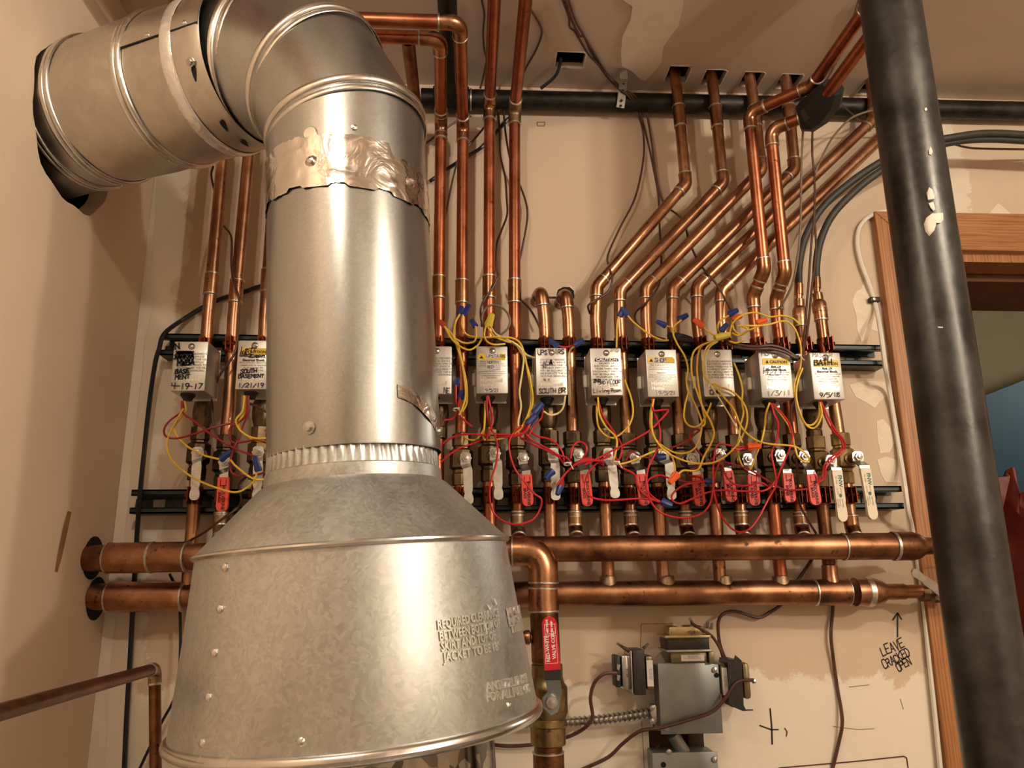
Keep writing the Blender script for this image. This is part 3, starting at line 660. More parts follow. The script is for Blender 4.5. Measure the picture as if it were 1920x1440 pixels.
blob([(1733, 204), (1737, 201), (1739, 206), (1735, 209)], .001)
blob([(1758, 612), (1768, 613), (1768, 615), (1759, 615)], .0006)
# ================================================================== flue: stack, gored elbow, duct to the wall
E0 = np.array([-.160, -.50, 2.118]); HE = np.array([XL+.002, -.290, 2.118]); HD = unit(HE-E0); FRr = .0985
sb = at(667, 852, .5); t = thing('flue_pipe', 'galvanised steel flue pipe elbowing from the hood into the left wall', 'flue pipe', sb)
RB = .196; seg_ = 2*RB*math.tan(math.radians(15))
n1 = E0-EZ*RB+EZ*seg_/2
n2 = n1+seg_*unit(math.cos(math.radians(30))*EZ+math.sin(math.radians(30))*HD)
n3 = n2+seg_*unit(math.cos(math.radians(60))*EZ+math.sin(math.radians(60))*HD)
endp = E0+HD*.235
SEG = 72
def mring(c, d0, d1, r):
    """mitre ring at node c between directions d0 and d1"""
    m_ = unit(d0+d1); side = unit(np.cross(EZ, HD)); inpl = unit(np.cross(side, m_)); k = 1/np.dot(m_, unit(d0)) if np.linalg.norm(d0-d1) > 1e-6 else 1
    a_ = np.arange(SEG)*2*math.pi/SEG; return c+r*(np.cos(a_)[:, None]*side+np.sin(a_)[:, None]*inpl*k)
def skin(name, rings, mat, par):
    n_ = len(rings); V = np.vstack(rings); F = [[i*SEG+j, i*SEG+(j+1) % SEG, (i+1)*SEG+(j+1) % SEG, (i+1)*SEG+j] for i in range(n_-1) for j in range(SEG)]
    return mesh(name, V, F, mat, par)
dirs = [EZ, unit(n2-n1), unit(n3-n2), HD]
def gore(c0, dA, dB, c1, dC, r0, r1):
    return None
stk_dir = unit(n1-sb)
def dents(P, r): return r
seam = unit(np.cross(EZ, HD))
# straight stack, slightly out of round
V, F = lathe(sb, stk_dir, [(FRr*1.004, -.004), (FRr*1.008, .0), (FRr*1.006, .10), (FRr*1.004, .28), (FRr*.992, np.linalg.norm(n1-sb)-.06)], SEG, lambda k, r, a: r*(1+.004*math.sin(5*a+1)+.0034*math.sin(9*a+2)+.0022*math.sin(17*a)))
V = np.array(V); 
mesh('stack_section', V, F, 'galvanised', t)
mesh('elbow_gore', *(lambda R_: (np.vstack(R_), [[i*SEG+j, i*SEG+(j+1) % SEG, (i+1)*SEG+(j+1) % SEG, (i+1)*SEG+j] for i in range(len(R_)-1) for j in range(SEG)]))([mring(n1-stk_dir*.118, stk_dir, stk_dir, FRr*1.003), mring(n1, EZ, dirs[1], FRr)]), 'galvanised', t)
for c0, da, db, c1, dc in ((n1, dirs[0], dirs[1], n2, dirs[2]), (n2, dirs[1], dirs[2], n3, dirs[3])):
    skin('elbow_gore', [mring(c0, da, db, FRr), mring(c1, db, dc, FRr)], 'galvanised', t)
skin('elbow_gore', [mring(n3, dirs[2], dirs[3], FRr), mring(endp, HD, HD, FRr*.985)], 'galvanised', t)
def bead(name, c, d0, d1, r, h, w_, mat):
    m_ = unit(d0+d1); rg = []
    for k in range(9):
        a_ = math.pi*k/8; rg.append(mring(c-m_*w_*math.cos(a_), d0, d1, r+h*math.sin(a_)))
    return skin(name, rg, mat, t)
for c0, da, db in ((n1, dirs[0], dirs[1]), (n2, dirs[1], dirs[2]), (n3, dirs[2], dirs[3])):
    bead('elbow_bead', c0, da, db, FRr-.0005, .0045, .006, 'bead_metal')
    bead('elbow_bead', c0+unit(da+db)*-.013, da, db, FRr-.0005, .0018, .004, 'bead_metal')
# left duct sleeved over the elbow end
DR = .1085; Ld = np.linalg.norm(HE-endp)
d_beg = E0+HD*.160; Ld = np.dot(HE-d_beg, HD)
def duct_pt(s): return d_beg+HD*s
def dw(k, r, a): return r*(1+.006*math.sin(2*a+k*.9)+.004*math.sin(5*a+k*1.7)+.0025*math.sin(9*a+k))
prof = [(DR*.99, 0), (DR, .004)]+[(DR, s) for s in np.linspace(.02, Ld*.55, 6)]+[(DR*1.0, s) for s in np.linspace(Ld*.6, Ld+.10, 8)]
mesh('duct_section', *lathe(d_beg, HD, prof, SEG, dw), 'galvanised_duct', t)
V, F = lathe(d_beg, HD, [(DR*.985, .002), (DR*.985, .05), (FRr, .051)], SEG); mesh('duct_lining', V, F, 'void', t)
for s, h in ((Ld*.40, .0045), (Ld*.40+.011, .003), (Ld*.80, .0035), (Ld*.80+.010, .003), (Ld*.93, .003), (Ld*.93+.008, .0035)):
    bead('duct_bead', duct_pt(s), HD, HD, DR+.0005, h, .0045, 'bead_metal')
bead('clear_tape_band', duct_pt(.055), HD, HD, DR+.0008, .0025, .010, 'clear_tape')
# lap seam of the duct with rivets, slots cut at its end
side = unit(np.cross(EZ, HD)); upv = unit(np.cross(side, HD)); upv = upv if upv[2] > 0 else -upv; front = side if side[1] < 0 else -side
def on_duct(s, ang, off=0.0): return duct_pt(s)+(DR+off)*(math.cos(ang)*front+math.sin(ang)*upv)
def ductpatch(name, s0, s1, a0, a1, off, mat, n_=10):
    V = []; 
    for k in range(n_+1):
        a_ = a0+(a1-a0)*k/n_; V += [on_duct(s0, a_, off), on_duct(s1, a_, off)]
    return mesh(name, V, [[2*k, 2*k+1, 2*k+3, 2*k+2] for k in range(n_)], mat, t)
A0_ = math.radians(-4)
ductpatch('lap_seam', 0.0, Ld*.40, A0_, A0_+.02, .0012, 'void', 2)
ductpatch('lap_strip', 0.0, Ld*.40, A0_+.018, A0_+.24, .0015, 'galvanised_duct', 4)
for s in (.022, .085, .14): mesh('rivet', *lathe(on_duct(s, A0_+.06, .001), unit(on_duct(0, A0_+.06, .1)-on_duct(0, A0_+.06, 0)), [(.004, 0), (.0035, .0015), (.0001, .0025)], 10), 'bead_metal', t)
for a_ in (math.radians(-31), math.radians(-70), math.radians(-92)):
    V = []
    for k, (w0, sc_) in enumerate(((.006, 0), (.0075, .25), (.005, .6), (.0015, 1))):
        aa = a_-.17*sc_; V += [on_duct(.016-w0/2+.004*sc_, aa, .0012), on_duct(.016+w0/2+.004*sc_, aa, .0012)]
    mesh('slot', V, [[2*k, 2*k+1, 2*k+3, 2*k+2] for k in range(3)], 'void', t, False)
mesh('sheet_screw', *lathe(on_duct(.017, -.50, .001), on_duct(0, -.50, 1)-on_duct(0, -.50, 0), [(.0065, 0), (.0065, .003), (.004, .0032), (.004, .006), (.0001, .006)], 8), 'steel', t)
# foil tape round the joint of stack and elbow
L1 = np.linalg.norm(n1-sb)
def on_stack(h, ang, off): 
    f_ = np.array([0, -1.0, 0]); s_ = np.array([1.0, 0, 0]); return sb+stk_dir*h+(FRr*1.004+off)*(math.cos(ang)*f_+math.sin(ang)*s_)
rng = random.Random(3); NA, NH = 90, 9; V = []
jag = [rng.uniform(-.004, .004) for _ in range(NA+1)]
for i in range(NA+1):
    a_ = -2.2+4.4*i/NA; lo_ = L1-.127+(.004 if i % 11 < 4 else 0); hi_ = L1-.062+jag[i]*.6-(.012 if i > 58 else 0)
    for j in range(NH): 
        h_ = lo_+(hi_-lo_)*j/(NH-1); V.append(on_stack(h_, a_, .0012+rng.uniform(0, .0016)))
mesh('foil_tape', V, [[i*NH+j, (i+1)*NH+j, (i+1)*NH+j+1, i*NH+j+1] for i in range(NA) for j in range(NH-1)], 'foil', t, True, 80)
for h_, a_ in ((L1-.095, -.28), (L1-.098, .95)):
    mesh('tape_screw', *lathe(on_stack(h_, a_, .001), on_stack(h_, a_, 1)-on_stack(h_, a_, 0), [(.009, 0), (.006, .002), (.004, .005), (.0001, .0065)], 10), 'foil', t)
mesh('rivet', *lathe(on_stack(L1-.05, .22, 0), on_stack(0, .22, 1)-on_stack(0, .22, 0), [(.004, 0), (.0035, .0015), (.0001, .0025)], 10), 'bead_metal', t)
mesh('dimple', *lathe(on_stack(L1-.058, -.3, 0), on_stack(0, -.3, 1)-on_stack(0, -.3, 0), [(.009, 0), (.008, .001), (.0001, .0012)], 14), 'bead_metal', t)
# torn foil scrap and screws near the bottom of the stack
V = []
for k in range(9):
    a_ = .62+.72*k/8; V += [on_stack(.050-.034*(k/8)**1.6, a_, .0012+.001*(k % 2)), on_stack(.065-.026*(k/8)**1.5, a_, .0014)]
mesh('foil_scrap', V, [[2*k, 2*k+1, 2*k+3, 2*k+2] for k in range(8)], 'foil', t)
for h_, a_ in ((.014, -.36), (.022, 1.33)):
    mesh('sheet_screw', *lathe(on_stack(h_, a_, .0), on_stack(h_, a_, 1)-on_stack(h_, a_, 0), [(.0075, 0), (.0075, .002), (.0045, .0022), (.0045, .006), (.0001, .0065)], 8), 'steel', t)
# ================================================================== draft hood
h0 = np.array([-.1268, -.50, 0.0]); hz = lambda y: at(660, y, .5)[2]
TI = math.radians(3.7)                       # the hood hangs slightly out of plumb
def tip(V, C):
    V = np.array(V, float).reshape(-1, 3); dx, dz = V[:, 0]-C[0], V[:, 2]-C[2]
    V[:, 0] = C[0]+dx*math.cos(TI)-dz*math.sin(TI); V[:, 2] = C[2]+dz*math.cos(TI)+dx*math.sin(TI); return V
def lean(V): return tip(V, (h0[0], 0, ZS))
def hlathe(C, A, prof, seg, fn=None): V, F = lathe(C, A, prof, seg, fn); return lean(V), F
ZT, ZJ, ZS, ZB = sb[2]+.004, hz(912), hz(1034), hz(1362)
t = thing('draft_hood', 'galvanised conical draft hood with embossed lettering under the flue', 'draft hood', (h0[0], h0[1], ZB))
HA = unit(np.array([.028, 0, 0])*0+EZ)
def crimp(k, r, a): return r+(.0016*math.cos(60*a) if k in (0, 1) else (.0012*math.cos(60*a) if k == 2 else 0))
top_c = np.array([sb[0], sb[1], 0])
mesh('crimped_collar', *(lambda q: (tip(q[0], (top_c[0], 0, ZJ)), q[1]))(lathe(top_c, EZ, [(FRr*.965, ZT+.012), (FRr*.972, ZT-.004), (FRr*.985, ZT-.018), (FRr*.998, ZT-.026), (FRr*1.012, ZJ+.014), (FRr*1.02, ZJ+.006), (FRr*1.02, ZJ)], 240, crimp)), 'galvanised_hood', t)
rT, rS, rB = FRr*1.02, .1712, .1925
cone = [(rT, ZJ+.001), (rT+.006, ZJ-.003)]+[(rT+.006+(rS-rT-.006)*k/8, ZJ-.003+(ZS+.004-ZJ+.003)*k/8) for k in range(1, 9)]
mesh('cone', *hlathe(h0, EZ, [(r_, z_) for r_, z_ in cone], 96), 'galvanised_hood', t)
mesh('seam_lip', *hlathe(h0, EZ, [(rS-.004, ZS+.006), (rS+.003, ZS+.0035), (rS+.0035, ZS+.0015), (rS+.001, ZS-.001), (rS-.003, ZS-.0012)], 96), 'bead_metal', t)
mesh('skirt', *hlathe(h0, EZ, [(rS-.0015, ZS), (rS-.001, ZS-.004), ((rS+rB)/2-.001, (ZS+ZB)/2), (rB-.001, ZB+.012), (rB-.002, ZB+.004), (rB-.006, ZB+.004), ((rS+rB)/2-.004, (ZS+ZB)/2), (rS-.005, ZS)], 96), 'galvanised_hood', t)
mesh('rolled_rim', *hlathe(h0, EZ, [(rB+.0062*math.cos(a_)-.001, ZB+.006+.0062*math.sin(a_)) for a_ in np.linspace(0, 2*math.pi, 13)], 96), 'bead_metal', t)
def on_skirt(th, z_, off=0.0):
    r_ = rS+(rB-rS)*(ZS-z_)/(ZS-ZB)+off; return lean(h0+np.array([r_*math.sin(th), -r_*math.cos(th), z_]))[0]
def skirt_uv(x, y):
    best = None
    for th in np.linspace(-1.6, 1.6, 161):
        for z_ in np.linspace(ZB, ZS, 41):
            q_ = proj(on_skirt(th, z_)); e_ = (q_[0]-x)**2+(q_[1]-y)**2
            if best is None or e_ < best[0]: best = (e_, th, z_)
    e_, th, z_ = best
    for _ in range(6):
        q0 = proj(on_skirt(th, z_))[:2]; J = np.array([(proj(on_skirt(th+1e-4, z_))[:2]-q0)/1e-4, (proj(on_skirt(th, z_+1e-4))[:2]-q0)/1e-4]).T
        try: dth, dz = np.linalg.solve(J, np.array([x, y])-q0)
        except Exception: break
        th += max(-.1, min(.1, dth)); z_ += max(-.02, min(.02, dz))
    return th, z_
for (x, y) in ((421, 1064), (411, 1142), (401, 1224), (390, 1308), (379, 1394), (564, 1391), (954, 1323)):
    th, z_ = skirt_uv(x, y); z_ = max(z_, ZB+.013); mesh('rivet', *lathe(on_skirt(th, z_, -.0015), on_skirt(th, z_, 1)-on_skirt(th, z_, 0), [(.0042, 0), (.004, .002), (.0026, .0034), (.0001, .004)], 12), 'bead_metal', t)
def skirt_text(line, x, y, x2, size):
    """one embossed line between two pixels on the skirt"""
    th0, z0_ = skirt_uv(x, y); th1, z1_ = skirt_uv(*x2); V3, F3 = text_geo(line, size, 'LEFT', .0002, 1.0, .0007); w_ = V3[:, 0].max()
    V = [on_skirt(th0+(th1-th0)*u/w_, z0_+(z1_-z0_)*u/w_+v_, .0004+h_) for (u, v_, h_) in V3]
    mesh('embossed_lettering', V, F3, 'emboss_metal', t, False)
for line, a_, b_ in (('REQUIRED CLEARANCE', (820, 1180), (935, 1155)), ('BETWEEN BOTTOM OF', (824, 1201), (937, 1175)), ('SKIRT AND TOP OF', (827, 1221), (929, 1198)), ('JACKET TO BE 18"', (832, 1241), (936, 1218)), ('MFG. BY', (951, 1155), (975, 1148)), ('MASTER', (954, 1171), (980, 1164)), ('THERM', (958, 1187), (984, 1181))):
    skirt_text(line, a_[0], a_[1], b_, .0112)
for line, a_, b_ in (('ANSI-Z21.12-1991', (912, 1297), (988, 1278)), ('FOR ALL FUEL GAS', (912, 1316), (993, 1297))): skirt_text(line, a_[0], a_[1], b_, .0118)
for poly in ([(912, 1133), (916, 1135), (920, 1142), (921, 1135), (917, 1144)], [(924, 1121), (928, 1124), (932, 1134), (929, 1133)], [(905, 1160), (909, 1168), (914, 1190), (911, 1186)]):
    V = [on_skirt(*skirt_uv(*q_), .0006) for q_ in poly]; mesh('scratch', V, [list(range(len(V)))], 'emboss', t, False)
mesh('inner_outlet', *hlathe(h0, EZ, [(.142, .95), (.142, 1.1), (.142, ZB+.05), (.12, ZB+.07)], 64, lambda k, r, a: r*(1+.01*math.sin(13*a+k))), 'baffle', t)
tb_ = thing('boiler', 'enamelled boiler jacket standing on the floor below the draft hood', 'boiler', (h0[0], -.5, 0))
mesh('jacket', *abox(h0[0]-.24, h0[0]+.24, -.78, -.20, 0.03, .93, .01, 3), 'grey_plate', tb_)
mesh('top_panel', *abox(h0[0]-.245, h0[0]+.245, -.785, -.195, .931, .949, .005, 2), 'grey_plate', tb_)
mesh('base', *abox(h0[0]-.22, h0[0]+.22, -.76, -.22, 0.0, .03), 'rubber', tb_, False)
# small copper line at lower left
run('copper_tube', 'thin copper tube along the left wall dropping down beside the hood', [at(-60, 1352, .70), at(290, 1254, .22), at(292, 1460, .22)], r=.0080, er=.010, mat='copper_dark', elbowmat='copper_dull')
# ================================================================== ball valves
def ball_valve(lab, pc, stem, gt, gb, kind, bm='brass_dark'):
    """pc: pixel of pipe centre at valve, stem/gt/gb: pixels of stem, grip top and grip bottom"""
    c = at(*pc, D); t = thing('ball_valve', lab, 'valve', c, 'ball valves with levers below the zone valves')
    up = unit(at(pc[0]-(pc[0]-936)*.02, pc[1]-60, D)-c); up = EZ
    mesh('valve_body', *lathe(c, up, [(.0115, -.046), (.0158, -.045), (.0162, -.026), (.0145, -.024), (.0150, -.019), (.0205, -.015), (.0205, .015), (.0150, .019), (.0145, .022), (.0166, .024), (.0166, .045), (.0115, .047)], 8 if kind != 'cream' else 10), bm, t, True, 20)
    s1 = at(*stem, .098); s0 = np.array([c[0]*.4+s1[0]*.6, -D-.010, s1[2]]); ax = unit(s1-s0)
    mesh('stem_boss', *lathe(s0, ax, [(.012, 0), (.0115, .012), (.0085, .014), (.0085, np.linalg.norm(s1-s0))], 12), bm, t)
    mesh('stem_nut', *lathe(s1, ax, [(.0105, -.001), (.0105, .001), (.0072, .0012), (.0072, .006), (.0040, .0062), (.0040, .0095), (.0001, .010)], 6), 'steel', t, True, 20)
    dg_ = .118
    q0, q1 = at(*gt, dg_), at(*gb, dg_); dn = unit(q1-q0)
    a0 = s1+EZ*.010; a1 = s1-EZ*.011
    w_ = .0165
    if kind == 'red':
        mesh('lever', *strip([a0, s1+EZ*.007, s1, a1, q0-dn*.006, q0+dn*.004, q0+dn*.02], [.010, .016, .017, .015, .0145, .0145, .013], .0024), 'steel', t)
        Lg = np.linalg.norm(q1-q0); P_ = [q0+dn*Lg*k for k in (0, .02, .5, .84, .92, .97, 1.0)]
        gr = mesh('grip', *strip(P_, [.0165, .0175, .0185, .0185, .0165, .012, .005], .0065), 'grip_red', t)
        R_ = unit(np.cross(dn, np.array([0, 1.0, 0]))); R_ = R_ if R_[0] > 0 else -R_; nf = np.array([0, -1.0, 0])
        g = G()
        for s_, off, sz in (('WOLVERINE', -.0005, .0072), ('BRASS', -.0062, .0064)):
            V2, F2 = text_geo(s_, sz, 'CENTER', .0002); g.add(*place(V2, F2, q0+dn*Lg*.60+R_*off, dn, R_, nf, .0037))
        for s_, k in ((-1, .12), (1, .12)):
            V2 = np.array([(0, 0), (.012, 0), (.012, .0011), (0, .0011)]); g.add(*place(V2, [[0, 1, 2, 3]], q0+dn*Lg*.06+R_*(.0045*s_), dn, R_, nf, .0037))
        V2 = np.array([(0, 0), (.0011, 0), (.0011, .008), (0, .008)]); g.add(*place(V2, [[0, 1, 2, 3]], q0+dn*Lg*.24-R_*.0035, dn, R_, nf, .0037))
        g.out('lettering', 'ink', gr, False)
    elif kind == 'bare':
        Lg = np.linalg.norm(q1-q0); P_ = [a0, s1+EZ*.007, s1, a1, q0-dn*.005, q0]+[q0+dn*Lg*k for k in (.1, .55, .66, .74, .82, .93, .98, 1.0)]
        mesh('lever', *strip(P_, [.010, .0175, .018, .017, .0145, .0155, .0155, .0148, .0115, .0145, .016, .015, .010, .004], .0026), 'lever_bare', t)
    else:
        Lg = np.linalg.norm(q1-q0)
        mesh('lever', *strip([a0, s1+EZ*.007, s1, s1-EZ*.008, q0-dn*.004, q0+dn*.02], [.010, .019, .020, .019, .018, .015], .003), 'steel', t)
        P_ = [q0+dn*Lg*k for k in (0, .03, .30, .60, .66, .72, .90, .96, 1.0)]
        gr = mesh('grip', *strip(P_, [.0165, .018, .0165, .0165, .0145, .0165, .0170, .0135, .006], .007), 'grip_cream', t)
        R_ = unit(np.cross(dn, np.array([0, 1.0, 0]))); R_ = R_ if R_[0] > 0 else -R_; nf = np.array([0, -1.0, 0])
        g = G(); V2, F2 = text_geo('FNW', .0088, 'LEFT', .0003); g.add(*place(V2, F2, q0+dn*Lg*.10-R_*.000, dn, R_, nf, .0039))
        a_ = np.linspace(0, 2*math.pi, 13)[:-1]; g.add(*place(np.stack([.0032*np.cos(a_), .0026*np.sin(a_)], 1), [list(range(12))], q0+dn*Lg*.50, dn, R_, nf, .0039))
        g.out('lettering', 'green_ink', gr, False)
        g = G()
        for u_, v_, s_ in ((.12, -.005, 'FIG. X400'), (.34, .001, '600 WOG'), (.34, -.005, '150 SWP'), (.56, .0015, 'CERTIFIED'), (.56, -.003, 'NSF 61-8'), (.56, -.0065, 'LEAD FREE')):
            V2, F2 = text_geo(s_, .0032, 'LEFT'); g.add(*place(V2, F2, q0+dn*Lg*u_+R_*v_, dn, R_, nf, .0039))
        g.out('small_print', 'grey_ink', gr, False)
    return t
BV = [((372, 851), (370.5, 849), (369, 874), (364, 938), 'bare', 'ball valve with bare white lever on the leftmost pipe'),
 ((421, 866), (421, 867), (420, 895), (416, 959), 'red', 'red levered ball valve left of the flue'),
 ((486, 850), (484, 848), (484, 874), (482, 938), 'bare', 'ball valve with bare lever just left of the flue'),
 ((865, 862), (873, 859), (877, 884), (879, 946), 'bare', 'ball valve with bare lever just right of the flue stack'),
 ((918, 855), (928, 850), (933, 872), (935, 937), 'bare', 'ball valve with bare lever, second right of the flue'),
 ((970, 862), (981, 859), (987, 890), (990, 949), 'red', 'red levered ball valve nearest the right side of the flue'),
 ((1031, 856), (1037, 851), (1041, 875), (1042, 938), 'bare', 'ball valve with bare lever half hidden behind a bundle of red wires'),
 ((1074, 858), (1085, 853), (1096, 889), (1102, 949), 'red', 'red levered ball valve beside the tied bundle of red wires'),
 ((1131, 856), (1141, 851), (1148, 879), (1154, 934), 'bare', 'ball valve with bare lever under the black banner caution box'),
 ((1178, 862), (1191, 858), (1202, 889), (1209, 948), 'red', 'red levered ball valve right of the black banner caution box'),
 ((1228, 858), (1244, 852), (1255, 875), (1260, 937), 'bare', 'rightmost ball valve with a bare steel lever, beside an orange wire nut'),
 ((1278, 863), (1297, 860), (1306, 890), (1313, 949), 'red', 'red levered ball valve just right of the rightmost bare lever'),
 ((1333, 858), (1350, 852), (1364, 883), (1372, 941), 'red', 'red levered ball valve fourth from the cream levers'),
 ((1380, 864), (1402, 861), (1411, 890), (1415, 948), 'red', 'red levered ball valve third from the cream levers'),
 ((1440, 860), (1463, 854), (1476, 887), (1482, 942), 'red', 'red levered ball valve second from the cream levers'),
 ((1488, 862), (1508, 856), (1521, 889), (1530, 947), 'red', 'red levered ball valve next to the cream levers'),
 ((1533, 866), (1558, 864), (1568, 882), (1580, 978), 'cream', 'brass ball valve with long cream lever, left of the two'),
 ((1580, 860), (1608, 857), (1621, 878), (1637, 974), 'cream', 'brass ball valve with long cream lever, right of the two')]
for pc, stem, gt, gb, kind, lab in BV: ball_valve(lab, pc, stem, gt, gb, kind, 'brass' if kind == 'cream' else 'brass_dark')
# small valve at the end of the lower manifold
c = at(1752, 1113, .055); t = thing('ball_valve', 'small ball valve with grey lever beside the note on the door casing', 'valve', c)
mesh('valve_body', *lathe(c, EX, [(.0001, -.025), (.0135, -.025), (.0135, -.012), (.011, -.010), (.016, -.004), (.016, .012), (.012, .016), (.0135, .018), (.0135, .034), (.0001, .034)], 10), 'brass_dark', t, True, 20)
s1 = at(1773, 1116, .085); mesh('stem_nut', *lathe(s1+np.array([0, .018, 0]), (0, -1, 0), [(.010, 0), (.010, .014), (.0075, .016), (.0075, .024), (.0001, .025)], 8), 'steel', t, True, 20)
q0, q1 = at(1765, 1110, .092), at(1710, 1070, .105); dv = q1-q0
mesh('lever', *strip([s1-np.array([0, .002, 0])-unit(dv)*.008, s1-np.array([0, .002, 0]), q0, q0+dv*.35, q0+dv*.55, q0+dv*.62, q0+dv*.92, q1], [.008, .016, .016, .015, .014, .0115, .015, .006], .003), 'steel', t)
# large valve on the main
c = at(1027, 1330, .16); t = thing('ball_valve', 'large brass ball valve with upright crimson lever on the copper main', 'valve', c)
mesh('valve_body', *lathe(c, EZ, [(.0235, -.050), (.0265, -.048), (.0265, -.024), (.0285, -.022), (.0285, -.014), (.027, -.012), (.0305, -.004), (.0305, .032), (.026, .038), (.024, .046), (.024, .064), (.021, .066)], 16), 'brass', t, True, 25)
s1 = at(1034, 1316, .208); mesh('stem_boss', *lathe(s1+np.array([0, .035, 0]), (0, -1, 0), [(.014, 0), (.014, .030), (.0085, .031)], 14), 'brass', t)
mesh('stem_nut', *lathe(s1, (0, -1, 0), [(.011, -.003), (.011, .001), (.0085, .0015), (.0085, .007), (.0045, .0072), (.0045, .0105), (.0001, .011)], 8), 'steel', t, True, 20)
b1 = at(1040, 1296, .21); b2 = at(1036, 1272, .222); b3 = at(1037, 1250, .224); g1_ = at(1029, 1156, .224)
mesh('lever', *strip([s1-EZ*.016+EX*.004, s1-EZ*.006, s1+EZ*.004, b1, b2, b3], [.010, .024, .025, .021, .0215, .019], .003), 'grey_plate', t)
mesh('lever_neck', *strip([b2-EZ*.002, b2+EZ*.014], [.0235, .0235], .0065), 'rubber', t)
bt = b2+EZ*.012; dv = g1_-bt; gr = mesh('grip', *strip([bt+dv*k for k in (0, .04, .5, .88, .95, .985, 1)], [.0235, .0235, .0225, .0215, .017, .011, .004], .008), 'grip_crimson', t)
dn = unit(dv); R_ = np.cross(dn, np.array([0, -1.0, 0])); R_ = unit(R_); R_ = R_ if R_[0] < 0 else -R_; nf = np.array([0, -1.0, 0]); g = G(); Lg = np.linalg.norm(dv)
for s_, u_, v_, sz in (('RED-WHITE', .15, .0030, .0070), ('VALVE CORP', .20, -.0058, .0070), ('600 WOG', .70, .0026, .0042), ('150 WSP', .70, -.0042, .0042)):
    V2, F2 = text_geo(s_, sz, 'LEFT', .0002); g.add(*place(V2, F2, bt+dn*Lg*u_+R_*v_, dn, R_, nf, .0044))
def frame2(u0, u1, v0, v1, w2):
    for a, b, c_, d_ in ((u0, u1, v0, v0+w2), (u0, u1, v1-w2, v1), (u0, u0+w2, v0, v1), (u1-w2, u1, v0, v1)):
        g.add(*place(np.array([(a, c_), (b, c_), (b, d_), (a, d_)]), [[0, 1, 2, 3]], bt, dn, R_, nf, .0044))
frame2(Lg*.12, Lg*.64, -.0085, .0095, .0006); frame2(Lg*.67, Lg*.86, -.0080, .0080, .0006)
g.out('lettering', 'white_ink', gr, False)
